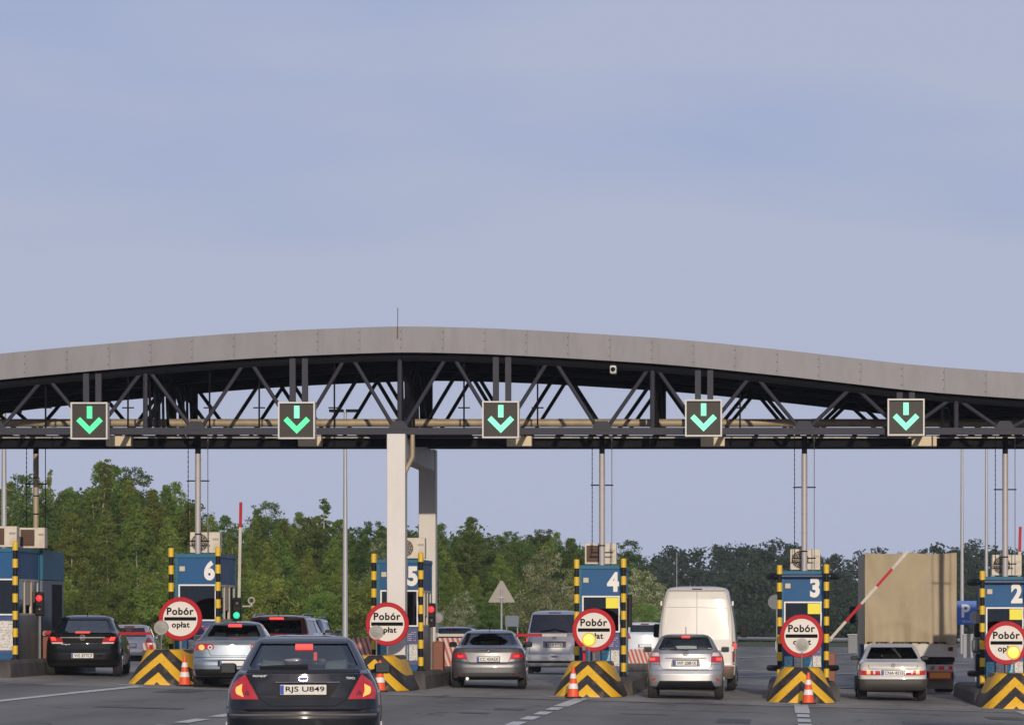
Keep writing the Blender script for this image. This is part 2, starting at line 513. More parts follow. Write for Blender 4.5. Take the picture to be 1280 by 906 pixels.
# ------------------------------------------------------------------ canopy over the plaza
M_FASC = mat('fascia_grey', (0.205, 0.20, 0.212), 0.55, 0.0, var=0.09, vscale=0.9, dirt=(0.135, 0.13, 0.13), dirt_amt=0.6, dirt_scale=0.9, objvar=0.03)
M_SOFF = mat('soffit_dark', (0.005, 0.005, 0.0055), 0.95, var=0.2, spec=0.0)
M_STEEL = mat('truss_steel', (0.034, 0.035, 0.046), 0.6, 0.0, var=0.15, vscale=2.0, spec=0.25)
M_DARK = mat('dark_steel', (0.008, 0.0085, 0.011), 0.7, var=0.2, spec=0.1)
M_PIPE = mat('pipe_cladding', (0.37, 0.30, 0.20), 0.55, 0.15, var=0.15, vscale=3.0, dirt=(0.2, 0.13, 0.07), dirt_amt=0.5)
M_COLW = mat('column_white', (0.62, 0.59, 0.55), 0.6, var=0.05, vscale=1.5, dirt=(0.4, 0.36, 0.31), dirt_amt=0.35, dirt_scale=0.5)
M_GREYT = mat('tray_zinc', (0.25, 0.23, 0.2), 0.5, 0.3, var=0.5, vscale=6)
YG = 78.1                      # front face of the canopy
DG = 6.8                       # depth between front and rear trusses
SG = FPX / YG
arc = [(-420, 482), (-280, 472), (-130, 457), (0, 442), (215, 422.5), (330, 414.5), (430, 410), (500, 408), (570, 409), (640, 411.5), (740, 417), (850, 424.5), (980, 437.5), (1055, 446), (1130, 454.5), (1200, 460.5), (1280, 466), (1400, 473), (1560, 480), (1700, 486)]
ax = np.array([PX(a, YG) for a, _ in arc]); az = np.array([PZ(b, YG) for _, b in arc])
def arc_z(x):                  # Catmull-Rom through the traced roof edge
    i = int(np.clip(np.searchsorted(ax, x) - 1, 1, len(ax) - 3))
    x1, x2 = ax[i], ax[i + 1]
    t = (x - x1) / (x2 - x1)
    m1 = (az[i + 1] - az[i - 1]) / (ax[i + 1] - ax[i - 1]) * (x2 - x1)
    m2 = (az[i + 2] - az[i]) / (ax[i + 2] - ax[i]) * (x2 - x1)
    return float((2 * t**3 - 3 * t**2 + 1) * az[i] + (t**3 - 2 * t**2 + t) * m1 + (-2 * t**3 + 3 * t**2) * az[i + 1] + (t**3 - t**2) * m2)
canopy = empty('toll_canopy', (PX(495, YG), YG, gz(PX(495, YG), YG)), 0,
               'long wavy grey canopy on steel trusses spanning all the toll lanes', 'canopy')
cl = canopy.location.copy()
class CB(MB):                   # builder in world coordinates, stored relative to the canopy base
    def build(s, name, material, parent=None, origin=None):
        o0 = cl if origin is None else Vector(origin)
        s.v = [tuple(Vector(p) - o0) for p in s.v]
        return link_mesh(name, s.mesh(name, material), parent if parent is not None else canopy)
FH = 0.61
XJ = [PX(32.5 + 52.2 * k, YG) for k in range(-7, 31)]
for a, b in zip(XJ[:-1], XJ[1:]):            # fascia panels, front
    m = CB(); g = 0.0018; n = 3
    i0 = len(m.v)
    for y in (YG, YG + 0.05):
        for k in range(n + 1):
            x = a + g + (b - a - 2 * g) * k / n
            z = arc_z(x); m.v += [(x, y, z - FH), (x, y, z)]
    h = 2 * (n + 1)
    for k in range(n):
        q = 2 * k
        m.f += [(q, q + 2, q + 3, q + 1), (h + q, h + q + 1, h + q + 3, h + q + 2), (q + 1, q + 3, h + q + 3, h + q + 1), (q, h + q, h + q + 2, q + 2)]
        m.sm += [False] * 4
    m.f += [(0, 1, h + 1, h), (2 * n, h + 2 * n, h + 2 * n + 1, 2 * n + 1)]; m.sm += [False] * 2
    m.build('fascia_panel', M_FASC)
riv = CB()
for a in XJ[1:-1]:
    for dz in (-0.12, -0.3, -0.5):
        for dx in (-0.03, ):
            riv.lathe([(0.0, -0.01), (0.011, -0.006), (0.014, 0.004)], 6, (a + dx, YG - 0.001, arc_z(a) + dz), 'y')
rv = riv.build('panel_rivets', M_DARK); rv['kind'] = 'stuff'
xs = [PX(-320 + 20 * k, YG) for k in range(0, 98)]
sh = CB(); n = len(xs)
for (y, dz) in ((YG + 0.052, -0.02), (YG + DG + 0.6, -0.02), (YG + DG + 0.6, -FH), (YG + 0.052, -FH)):
    for x in xs: sh.v.append((x, y, arc_z(x) + dz))
for r_ in range(4):
    r2_ = (r_ + 1) % 4
    for k in range(n - 1):
        sh.f.append((r_ * n + k, r_ * n + k + 1, r2_ * n + k + 1, r2_ * n + k)); sh.sm.append(False)
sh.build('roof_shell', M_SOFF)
Z_CH0, Z_CH1 = PZ(542, YG), PZ(534, YG)
XL, XR = PX(-300, YG), PX(1560, YG)
TRY = (YG + 0.28, YG + 3.6, YG + DG)
for ti, ty in enumerate(TRY):
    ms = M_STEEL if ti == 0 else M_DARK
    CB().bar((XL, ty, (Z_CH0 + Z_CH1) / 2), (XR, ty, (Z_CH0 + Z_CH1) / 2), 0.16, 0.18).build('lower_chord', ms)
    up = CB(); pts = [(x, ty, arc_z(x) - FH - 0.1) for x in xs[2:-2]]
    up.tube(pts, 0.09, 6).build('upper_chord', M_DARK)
    node = [-390, -263, -137, -8, 115, 243, 371, 497, 625, 752, 879, 1005, 1131, 1257, 1384, 1510]
    for k in range(1, len(node) - 1):
        for sgn in (-1, 1):
            mid = (node[k] + node[k + sgn]) / 2
            xb, xt = PX(node[k] + 5 * sgn, YG), PX(mid - 6 * sgn, YG)
            CB().tube([(xb, ty, Z_CH1 - 0.03), (xt, ty, arc_z(xt) - FH - 0.12)], 0.047, 8).build('truss_diagonal', ms)
    if ti == 0:
        for nx_ in node[1:-1]:
            x = PX(nx_, YG)
            CB().prism([(x - 0.26, Z_CH1 - 0.05), (x + 0.26, Z_CH1 - 0.05), (x + 0.13, Z_CH1 + 0.16), (x - 0.13, Z_CH1 + 0.16)], ty - 0.10, ty - 0.085).build('gusset_plate', ms)
    for px in (-137, 179, 498, 815, 1196, 1510):
        x = PX(px, YG)
        CB().tube([(x, ty - 0.01, Z_CH0 + 0.03), (x, ty - 0.01, arc_z(x) - FH - 0.06)], 0.058 if ti == 0 else 0.09, 8).build('truss_post', ms)
for px in (179, 498, 815, 1196):                # cross frames between the trusses
    x = PX(px, YG)
    for k in range(1, 12):
        y = YG + 0.28 + (DG - 0.28) * k / 12
        if abs(y - TRY[1]) < 0.2: continue
        CB().tube([(x + 0.02 * (k % 3), y, Z_CH0 + 0.05), (x - 0.02 * (k % 2), y, arc_z(x) - FH - 0.02)], 0.035 if k % 3 else 0.06, 6).build('cross_frame_post', M_DARK)
    for (k0, k1) in ((0.3, 3.4), (6.6, 3.8)):
        CB().bar((x, YG + k0, Z_CH1), (x, YG + k1, arc_z(x) - FH - 0.05), 0.1, 0.1).build('cross_frame_brace', M_DARK)
for k in range(-8, 38):                          # cross beams and walkway grating under the trusses
    x = PX(16 + 42.2 * k, YG)
    CB().bar((x, YG + 0.37, Z_CH0 + 0.1), (x, YG + DG - 0.1, Z_CH0 + 0.1), 0.09, 0.1).build('cross_beam', M_DARK)
for (y0, w) in ((YG + 4.6, 0.7), (YG + 6.0, 0.7)):
    CB().box(((XL + XR) / 2, y0 + w / 2, Z_CH0 + 0.02), (XR - XL, w, 0.03)).build('walkway_grating', M_DARK)
CB().box((PX(515, YG), YG + 3.5, Z_CH0 + 0.045), (2.5, 5.9, 0.04)).build('shading_deck', M_DARK)  # solid deck piece added to shade the top of the rear column
CB().bar((XL, YG + 2.45, Z_CH0 - 0.055), (XR, YG + 2.45, Z_CH0 - 0.055), 0.25, 0.12).build('service_beam', M_DARK)
CB().box(((XL + XR) / 2, YG + 2.25, Z_CH0 + 0.03), (XR - XL, 0.12, 0.03)).build('cable_tray', M_GREYT)
yp = YG + 3.2; zp = PZ(528.5, yp)
xa = PX(-300, YG)
while xa < XR - 0.5:
    xb = min(xa + 3.1, XR)
    pp = CB().tube([(xa, yp, zp), (xb - 0.004, yp, zp)], 0.098, 16).build('clad_pipe', M_PIPE)
    CB().tube([(xb - 0.06, yp, zp), (xb + 0.06, yp, zp)], 0.106, 16).build('pipe_clamp', M_PIPE, pp)
    xa = xb
for px in (57, 160, 262, 324, 418, 580, 672, 925, 1178):     # hangers that carry the service poles
    x = PX(px, YG + 0.45)
    CB().tube([(x, YG + 0.45, Z_CH0), (x, YG + 0.45, arc_z(x) - FH)], 0.022, 6).build('hanger_rod', M_DARK)
    CB().bar((x - 0.14, YG + 0.45, PZ(508, YG)), (x + 0.14, YG + 0.45, PZ(508, YG)), 0.03, 0.03).build('rod_bracket', M_DARK)
# columns
gx = PX(493.6, YG)
z0 = gz(gx, YG) - cl.z
cw = 0.432
colf = MB().bbox((0, 0.225, (z0 + 0.3 + Z_CH0 - cl.z) / 2), (cw, 0.45, Z_CH0 - cl.z - z0 - 0.3), 0.015).build('front_column', M_COLW, canopy)
colr = MB().bbox((0, DG + 0.225, (z0 + 0.1 + Z_CH0 - 0.02 - cl.z) / 2), (cw, 0.45, Z_CH0 - 0.02 - cl.z - z0 - 0.1), 0.015).build('rear_column', M_COLW, canopy)
MB().bbox((0, DG / 2 + 0.225, Z_CH0 - cl.z - 0.31), (cw - 0.06, DG - 0.47, 0.5), 0.012).build('column_beam', M_COLW, canopy)
# rain pipe beside the column
xr = PX(516, YG + 0.3)
CB().tube([(xr, YG + 0.25, Z_CH0), (xr, YG + 0.25, PZ(570, YG)), (xr - 0.06, YG + 0.25, PZ(577, YG)), (gx + cw / 2 - 0.03, YG + 0.25, PZ(592, YG))], 0.055, 10).build('rain_pipe', M_PIPE)

M_ANT = mat('antenna_metal', (0.12, 0.1, 0.09), 0.5, 0.5)
ant = empty('lightning_rod', (PX(497, YG), YG + 0.03, arc_z(PX(497, YG))), 0, 'thin upright rod on top of the canopy above the white column', 'rod')
MB().tube([(0, 0, 0), (0, 0, 0.44)], 0.009, 6).build('rod', M_ANT, ant)
MB().box((0, -0.045, -0.14), (0.03, 0.02, 0.28)).build('rod_bracket', mat('rust', (0.15, 0.09, 0.06), 0.9, var=0.3), ant)

M_CAMW = mat('camera_housing', (0.6, 0.57, 0.5), 0.5)
cm = empty('surveillance_camera', (PX(767, YG + 0.1), YG + 0.1, PZ(456, YG)), 0, 'small white camera hanging under the canopy edge', 'camera')
MB().bbox((0, -0.12, -0.12), (0.15, 0.34, 0.19), 0.03).build('housing', M_CAMW, cm)
MB().lathe([(0.055, -0.012), (0.055, 0.02)], 12, (0, -0.3, -0.12), 'y').build('lens', M_DARK, cm)
MB().tube([(0, 0, -0.05), (0, 0.02, 0.12)], 0.02, 6).build('bracket', M_DARK, cm)

# ------------------------------------------------------------------ lane signals on the canopy
M_SIGF = mat('signal_frame', (0.55, 0.53, 0.5), 0.5, var=0.06)
M_SIGP = mat('signal_panel', (0.045, 0.040, 0.034), 0.5, var=0.1, spec=0.2)
M_ARW = mat('arrow_lamp', (0.05, 0.4, 0.2), 0.5, emit=(0.05, 0.80, 0.30), estr=0.85)
M_ARWG = mat('arrow_lamp_grid', (0.1, 0.5, 0.3), 0.5, emit=(0.22, 0.92, 0.55), estr=0.85)
names = {0: 'first', 1: 'second', 2: 'third', 3: 'fourth', 4: 'fifth'}
sig_lab = ['lane signal with green down arrow, leftmost on the canopy', 'lane signal with green down arrow just left of the white column',
           'lane signal with green down arrow just right of the white column', 'lane signal with green down arrow between booths four and three',
           'lane signal with green down arrow, rightmost on the canopy']
for k, (px, py) in enumerate(((112, 526), (371, 525.5), (626, 524.5), (879.5, 522.5), (1132.5, 521.5))):
    ys = YG - 0.18
    e = empty('lane_signal', (PX(px, ys), ys, PZ(py, ys)), 0, sig_lab[k], 'lane signal', 'green arrow signals on the canopy')
    s_ = 0.865
    MB().bbox((0, 0.1, 0), (s_ - 0.07, 0.2, s_ - 0.07), 0.01).build('panel', M_SIGP, e)
    fr = MB(); t_ = 0.036
    for (c, d) in (((0, 0.06, s_ / 2 - t_ / 2), (s_, 0.26, t_)), ((0, 0.06, -s_ / 2 + t_ / 2), (s_, 0.26, t_)), ((-s_ / 2 + t_ / 2, 0.06, 0), (t_, 0.26, s_ - 2 * t_)), ((s_ / 2 - t_ / 2, 0.06, 0), (t_, 0.26, s_ - 2 * t_))):
        fr.box(c, d)
    fr.build('frame', M_SIGF, e)
    MB().box((0, -0.008, 0.20), (0.125, 0.012, 0.29)).build('arrow_shaft', M_ARWG if k > 0 else M_ARW, e)
    MB().prism([(0, -0.31), (0.31, 0.0), (0.22, 0.09), (0, -0.135), (-0.22, 0.09), (-0.31, 0.0)], -0.014, -0.002).build('arrow_head', M_ARWG if k in (2, 3, 4) else M_ARW, e)
    top = arc_z(PX(px, YG)) - FH - 0.05 - PZ(py, ys)
    for sx in (-0.14, 0.15):
        MB().box((sx, 0.3, (top + 0.1) / 2), (0.14, 0.08, top - 0.1)).build('hanger', M_STEEL, e)
    MB().box((0, 0.232, 0.1), (0.5, 0.06, 0.08)).build('bracket', M_STEEL, e)
M_BOX = mat('flood_box', (0.6, 0.5, 0.34), 0.55, var=0.1)
for (px, w_, lab) in ((149.5, 31, 'leftmost small tan box under the canopy'), (388, 29, 'small tan box under the canopy left of the column'),
                      (649.5, 31, 'small tan box under the canopy right of the column'), (891, 30, 'small dark box beside the arrow signal above booths four and three'),
                      (1155, 31, 'rightmost small dark box under the canopy')):
    yb = YG + 1.95
    e = empty('control_box', (PX(px, yb), yb, PZ(551.5, yb)), 0, lab, 'box', 'small boxes under the canopy')
    MB().bbox((0, 0, 0), (w_ * yb / FPX, 0.3, 0.24), 0.008).build('housing', M_BOX, e)
    MB().box((0, 0.05, 0.155), (0.1, 0.1, 0.07)).build('bracket', M_DARK, e)
NW = {2: 'two', 3: 'three', 4: 'four', 5: 'five', 6: 'six', 7: 'seven'}
# ------------------------------------------------------------------ toll islands, crash noses, booths
M_ISL = mat('island_concrete', (0.10, 0.09, 0.08), 0.9, var=0.35, vscale=2.0, bump=0.3, dirt=(0.03, 0.027, 0.024), dirt_amt=0.9, dirt_scale=0.8)
M_BLUE = mat('booth_blue', (0.012, 0.088, 0.225), 0.5, var=0.1, vscale=2.0, dirt=(0.025, 0.07, 0.12), dirt_amt=0.5, spec=0.2)
M_BLUE2 = mat('booth_blue_trim', (0.020, 0.125, 0.215), 0.5, var=0.12, vscale=2.5, dirt=(0.05, 0.10, 0.13), dirt_amt=0.5, spec=0.2)
M_NAVY = mat('notice_navy', (0.035, 0.045, 0.16), 0.4, var=0.15, vscale=4)
M_WHITE = mat('white_paint', (0.72, 0.70, 0.66), 0.5, var=0.05)
M_BEIGE = mat('beige_frame', (0.55, 0.49, 0.38), 0.6, var=0.1, dirt=(0.3, 0.24, 0.17), dirt_amt=0.4)
M_GREYM = mat('grey_metal', (0.22, 0.22, 0.21), 0.45, 0.4, var=0.2)
M_BROWN = mat('rust_brown_paint', (0.20, 0.055, 0.025), 0.55, var=0.2)
M_YEL = mat('yellow_band', (0.72, 0.46, 0.015), 0.45, var=0.08, dirt=(0.35, 0.22, 0.03), dirt_amt=0.35)
M_BLK = mat('black_paint', (0.012, 0.011, 0.011), 0.55, var=0.25, spec=0.2)
M_YEL2 = mat('yellow_sheet', (0.78, 0.68, 0.02), 0.5)
M_ACU = mat('air_conditioner_shell', (0.58, 0.52, 0.42), 0.55, var=0.08, dirt=(0.35, 0.27, 0.18), dirt_amt=0.45)
M_GRIL = mat('fan_dark', (0.055, 0.035, 0.02), 0.7, var=0.2)
M_SILV = mat('pole_cladding', (0.40, 0.37, 0.36), 0.5, 0.15, var=0.08)
M_BGL = glass('booth_glass', (0.42, 0.44, 0.44), 0.8)
M_INT = mat('booth_interior', (0.045, 0.04, 0.036), 0.8, var=0.2)
M_RED = mat('sign_red', (0.40, 0.006, 0.014), 0.5, var=0.08, spec=0.2)
M_SGNW = mat('sign_white', (0.64, 0.60, 0.54), 0.5, var=0.04)
M_LET = mat('sign_black', (0.006, 0.006, 0.006), 0.7, spec=0.05)
M_RUB = mat('rubber', (0.02, 0.02, 0.02), 0.85, var=0.2)

def print_mat(name, base, ink, sc=26.0, dens=0.52):      # flat print: rows of illegible small type
    m = mat(name, base, 0.5)
    t = m.node_tree; b = t.nodes['Principled BSDF']
    tc = t.nodes.new('ShaderNodeTexCoord')
    w = t.nodes.new('ShaderNodeTexWave'); w.bands_direction = 'Z'; w.inputs['Scale'].default_value = sc / 3.0
    n = t.nodes.new('ShaderNodeTexNoise'); n.inputs['Scale'].default_value = sc * 1.3; n.inputs['Detail'].default_value = 1
    g1 = t.nodes.new('ShaderNodeMath'); g1.operation = 'GREATER_THAN'; g1.inputs[1].default_value = 0.6
    g2 = t.nodes.new('ShaderNodeMath'); g2.operation = 'GREATER_THAN'; g2.inputs[1].default_value = dens
    ml = t.nodes.new('ShaderNodeMath'); ml.operation = 'MULTIPLY'
    mx = t.nodes.new('ShaderNodeMix'); mx.data_type = 'RGBA'
    mx.inputs['A'].default_value = (*base, 1); mx.inputs['B'].default_value = (*ink, 1)
    t.links.new(tc.outputs['Object'], w.inputs['Vector']); t.links.new(tc.outputs['Object'], n.inputs['Vector'])
    t.links.new(w.outputs['Fac'], g1.inputs[0]); t.links.new(n.outputs['Fac'], g2.inputs[0])
    t.links.new(g1.outputs[0], ml.inputs[0]); t.links.new(g2.outputs[0], ml.inputs[1])
    t.links.new(ml.outputs[0], mx.inputs['Factor']); t.links.new(mx.outputs['Result'], b.inputs['Base Color'])
    return m
M_NOTW = print_mat('notice_white', (0.62, 0.6, 0.55), (0.12, 0.12, 0.12))
M_NOTC = print_mat('notice_cyan', (0.08, 0.42, 0.58), (0.6, 0.65, 0.65))
M_NOTN = print_mat('notice_dark', (0.04, 0.05, 0.18), (0.4, 0.35, 0.45), 20.0)

# black and yellow chevrons on the crash noses (painted stripes)
def chevron_mat():
    m = mat('chevron_paint', (0.7, 0.4, 0.01), 0.55)
    t = m.node_tree; b = t.nodes['Principled BSDF']
    tc = t.nodes.new('ShaderNodeTexCoord'); sp = t.nodes.new('ShaderNodeSeparateXYZ')
    t.links.new(tc.outputs['Object'], sp.inputs[0])
    def mth(op, a, c=None):
        n = t.nodes.new('ShaderNodeMath'); n.operation = op
        if isinstance(a, float): n.inputs[0].default_value = a
        else: t.links.new(a, n.inputs[0])
        if c is not None:
            if isinstance(c, float): n.inputs[1].default_value = c
            else: t.links.new(c, n.inputs[1])
        return n.outputs[0]
    ab = mth('ABSOLUTE', sp.outputs['X'])
    v = mth('ADD', sp.outputs['Z'], mth('MULTIPLY', ab, 0.92))
    fr = mth('FRACT', mth('DIVIDE', mth('SUBTRACT', v, 0.07), 0.43))
    st = mth('LESS_THAN', fr, 0.5)
    n = t.nodes.new('ShaderNodeTexNoise'); n.inputs['Scale'].default_value = 5; n.inputs['Detail'].default_value = 8; n.inputs['Roughness'].default_value = 0.7
    t.links.new(tc.outputs['Object'], n.inputs['Vector'])
    wear = t.nodes.new('ShaderNodeMapRange'); wear.inputs['From Min'].default_value = 0.52; wear.inputs['From Max'].default_value = 0.72; wear.inputs['To Max'].default_value = 0.8
    t.links.new(n.outputs['Fac'], wear.inputs['Value'])
    mx = t.nodes.new('ShaderNodeMix'); mx.data_type = 'RGBA'
    mx.inputs['A'].default_value = (0.022, 0.019, 0.017, 1); mx.inputs['B'].default_value = (0.72, 0.40, 0.012, 1)
    t.links.new(st, mx.inputs['Factor'])
    m2 = t.nodes.new('ShaderNodeMix'); m2.data_type = 'RGBA'; m2.inputs['B'].default_value = (0.16, 0.10, 0.04, 1)
    t.links.new(mx.outputs['Result'], m2.inputs['A']); t.links.new(wear.outputs['Result'], m2.inputs['Factor'])
    t.links.new(m2.outputs['Result'], b.inputs['Base Color'])
    return m
M_CHEV = chevron_mat()

def loft(slices, cap_top=True, cap_bot=True, closed=True):
    m = MB(); n = len(slices[0])
    for s in slices: m.v += s
    for k in range(len(slices) - 1):
        for j in range(n if closed else n - 1):
            a = k * n + j; b = k * n + (j + 1) % n
            m.f.append((a, b, b + n, a + n)); m.sm.append(True)
    if cap_bot: m.f.append(tuple(reversed(range(n)))); m.sm.append(False)
    if cap_top: m.f.append(tuple((len(slices) - 1) * n + j for j in range(n))); m.sm.append(False)
    return m
def nose_mesh():
    sl = []
    for (z, w, y0) in ((0.0, 0.79, 0.0), (0.05, 0.78, 0.0), (0.2, 0.71, 0.12), (0.4, 0.62, 0.29), (0.6, 0.53, 0.46), (0.74, 0.475, 0.57), (0.775, 0.455, 0.60), (0.785, 0.42, 0.64)):
        row = []
        n = 24; yr = 2.55
        for k in range(n + 1):                      # rounded bow from left to right
            t = math.pi * k / n
            c, s = math.cos(t), math.sin(t)
            x = -w * math.copysign(abs(c) ** 0.62, c)
            y = y0 + 0.95 * (1 - abs(s) ** 0.9)
            row.append((x, y, z))
        row += [(w, yr, z), (-w, yr, z)]
        sl.append(row)
    return loft(sl).mesh('crash_nose', M_CHEV)
NOSE = nose_mesh()
def band_post(x, y, z0, z1, label, dark=False, fat=False):
    e = empty('striped_post', (x, y, z0), 0, label, 'post', 'yellow and black striped posts')
    h = z1 - z0
    MB().tube([(0, 0, 0), (0, 0, h - 0.03)], 0.055, 10).build('pole', M_BLK, e)
    z = h
    k = 0
    while z > 0.15:
        zz = max(z - 0.205, 0.05)
        if POSTB.get(round(z - zz, 3)) is None:
            POSTB[round(z - zz, 3)] = MB().lathe([(0.03, z - zz + 0.012), (0.066, z - zz), (0.066, 0)][::-1] if True else [], 12).mesh('reflective_band', M_YEL)
        link_mesh('reflective_band', POSTB[round(z - zz, 3)], e, (0, 0, zz))
        z -= 0.41
    MB().lathe([(0.1, 0), (0.1, 0.03)], 10).build('foot_plate', M_BLK, e)
    return e
POSTB = {}

def ac_unit(x, y, z, w, label, kind='round', face=0):
    e = empty('air_conditioner', (x, y, z), 0, label, 'air conditioner', 'air conditioners on the booth roofs')
    h = 0.5; d = 0.32
    MB().bbox((0, d / 2, h / 2 + 0.03), (w, d, h), 0.015).build('casing', M_ACU, e)
    MB().box((-w * 0.3, d / 2, 0.015), (0.05, d * 0.9, 0.03)).box((w * 0.3, d / 2, 0.015), (0.05, d * 0.9, 0.03)).build('foot_rails', M_DARK, e)
    fx = -w * 0.17
    if kind == 'round':
        MB().lathe([(0.0, -0.012), (0.2, -0.012), (0.2, 0.0)], 24, (fx, 0, h / 2 + 0.03), 'y').build('fan_disc', M_GRIL, e)
        g = MB()
        for r_ in (0.06, 0.11, 0.16, 0.205):
            g.tube([(fx + r_ * math.cos(t), -0.02, h / 2 + 0.03 + r_ * math.sin(t)) for t in [2 * math.pi * q / 24 for q in range(25)]], 0.005, 4, cap=False)
        for q in range(6):
            t = math.pi * q / 6
            g.bar((fx - 0.2 * math.cos(t), -0.02, h / 2 + 0.03 - 0.2 * math.sin(t)), (fx + 0.2 * math.cos(t), -0.02, h / 2 + 0.03 + 0.2 * math.sin(t)), 0.006, 0.006)
        g.build('fan_grille', M_ACU, e)
    else:
        MB().box((fx, -0.004, h / 2 + 0.03), (w * 0.55, 0.012, h - 0.1)).build('coil_panel', M_GRIL, e)
        for q in range(9):
            MB().box((fx, -0.013, 0.1 + q * (h - 0.14) / 8), (w * 0.55, 0.008, 0.008)).build('louvre', M_BROWN, e)
    MB().box((w * 0.36, -0.004, h * 0.72), (w * 0.2, 0.01, 0.05)).build('label_plate', M_GREYM, e)
    MB().box((w * 0.36, -0.004, h * 0.35), (w * 0.16, 0.01, 0.16)).build('valve_cover', M_BEIGE, e)
    return e

def booth(k, xi, depth=2.3):
    zl = gz(xi, 79.1)
    e = empty('toll_booth', (xi, 79.1, zl), 0, {7: 'blue toll booth at the left picture edge with red signal beside it', 6: 'blue toll booth bearing the numeral six', 5: 'blue toll booth bearing the numeral five behind the white column',
        4: 'blue toll booth bearing the numeral four', 3: 'blue toll booth bearing the numeral three', 2: 'blue toll booth bearing the numeral two at the right picture edge'}[k], 'toll booth', 'toll booths')
    w = 1.08; hw = w / 2; p = 0.09
    zb, zs, zh, zt = 0.38, 1.43, 2.30, 3.03
    for sx in (-1, 1):
        for y in (p / 2, depth - p / 2):
            MB().bbox((sx * (hw - p / 2), y, (zb + zt - 0.1) / 2), (p, p, zt - 0.1 - zb), 0.008).build('corner_post', M_BLUE2, e)
    MB().bbox((0, depth / 2, zt - 0.05), (w + 0.02, depth + 0.02, 0.1), 0.012).build('roof', M_BLUE2, e)
    MB().box((0, 0.035, (zh + zt - 0.1) / 2), (w - 2 * p, 0.04, zt - 0.1 - zh)).build('header_panel', M_BLUE, e)
    MB().box((0, depth - 0.035, (zh + zt - 0.1) / 2), (w - 2 * p, 0.04, zt - 0.1 - zh)).build('header_panel', M_BLUE, e)
    for sx in (-1, 1):
        MB().box((sx * (hw - 0.035), depth / 2, (zh + zt - 0.1) / 2), (0.04, depth - 2 * p, zt - 0.1 - zh)).build('side_header', M_BLUE, e)
    MB().box((0, 0.05, (zb + zs) / 2), (w - 2 * p, 0.06, zs - zb)).build('front_panel', M_BLUE, e)
    MB().box((0, depth - 0.05, (zb + zs) / 2), (w - 2 * p, 0.06, zs - zb)).build('rear_panel', M_BLUE, e)
    for sx in (-1, 1):
        MB().box((sx * (hw - 0.05), depth / 2, (zb + zs) / 2), (0.06, depth - 2 * p, zs - zb)).build('side_panel', M_GREYM if sx > 0 else M_BLUE, e)
    # front window with white frame
    fr = MB(); t = 0.035
    for (c, d) in (((0, 0.02, zh - t / 2), (w - 2 * p, 0.05, t)), ((0, 0.02, zs + t / 2), (w - 2 * p, 0.05, t)), ((-(hw - p - t / 2), 0.02, (zs + zh) / 2), (t, 0.05, zh - zs - 2 * t)), (((hw - p - t / 2), 0.02, (zs + zh) / 2), (t, 0.05, zh - zs - 2 * t))):
        fr.box(c, d)
    wf = fr.build('front_window', M_WHITE, e)
    MB().box((0, 0.03, (zs + zh) / 2), (w - 2 * p - 2 * t, 0.008, zh - zs - 2 * t)).build('pane', M_BGL, wf)
    # rear wall of the cabin and the counter inside
    MB().box((0, depth - 0.06, (zs + zh) / 2), (w - 2 * p, 0.03, zh - zs)).build('rear_wall', M_INT, e)
    MB().box((0, 0.45, zs - 0.02), (w - 2 * p, 0.5, 0.04)).build('counter', M_INT, e)
    MB().bbox((0.16, 0.55, zs + 0.22), (0.34, 0.06, 0.3), 0.01).build('monitor', M_BLK, e)
    MB().bbox((-0.1, 1.3, zs + 0.02), (0.46, 0.14, 0.75), 0.05).build('chair_back', M_INT, e)
    MB().box((0, depth / 2, zh + 0.01), (w - 2 * p, depth - 2 * p, 0.02)).build('ceiling', M_INT, e)
    # side windows: a sliding service window on the lane side
    for sx in (-1, 1):
        n_ = 3 if sx > 0 else 2
        ys = np.linspace(p, depth - p, n_ + 1)
        for q in range(n_):
            y0, y1 = ys[q] + 0.01, ys[q + 1] - 0.01
            m = MB(); tt = 0.05; xx = sx * (hw - 0.04)
            m.box((xx, (y0 + y1) / 2, zh - tt / 2), (0.05, y1 - y0, tt)).box((xx, (y0 + y1) / 2, zs + tt / 2), (0.05, y1 - y0, tt))
            m.box((xx, y0 + tt / 2, (zs + zh) / 2), (0.05, tt, zh - zs - 2 * tt)).box((xx, y1 - tt / 2, (zs + zh) / 2), (0.05, tt, zh - zs - 2 * tt))
            sw = m.build('side_window', M_BEIGE, e)
            if sx > 0 and q == 1:
                MB().box((xx, (y0 + y1) / 2, (zs + zh) / 2 + 0.1), (0.02, y1 - y0 - 2 * tt, zh - zs - 2 * tt - 0.2)).build('blind', M_BEIGE, sw)
            else:
                MB().box((xx, (y0 + y1) / 2, (zs + zh) / 2), (0.008, y1 - y0 - 2 * tt, zh - zs - 2 * tt)).build('pane', M_BGL, sw)
    MB().bbox((-0.36, 0.005, 2.67), (0.13, 0.05, 0.12), 0.01).build('wall_light', M_BEIGE, e)
    if k in (6, 5, 4, 3, 2):
        lettering('booth_number', str(k), 0.6, M_WHITE, e, (0.285 if k != 5 else 0.315, 0.011, 2.63), bold=0.03, narrow=0.86, height=0.47)
    if k in (4, 3, 2):
        MB().box((0.27, 0.014, 2.13), (0.31, 0.006, 0.25)).build('yellow_notice', M_YEL2, e)
    # notice board below the window
    MB().box((0, 0.01, 0.95), (w - 2 * p - 0.02, 0.02, 0.86)).build('notice_board', M_NAVY, e)
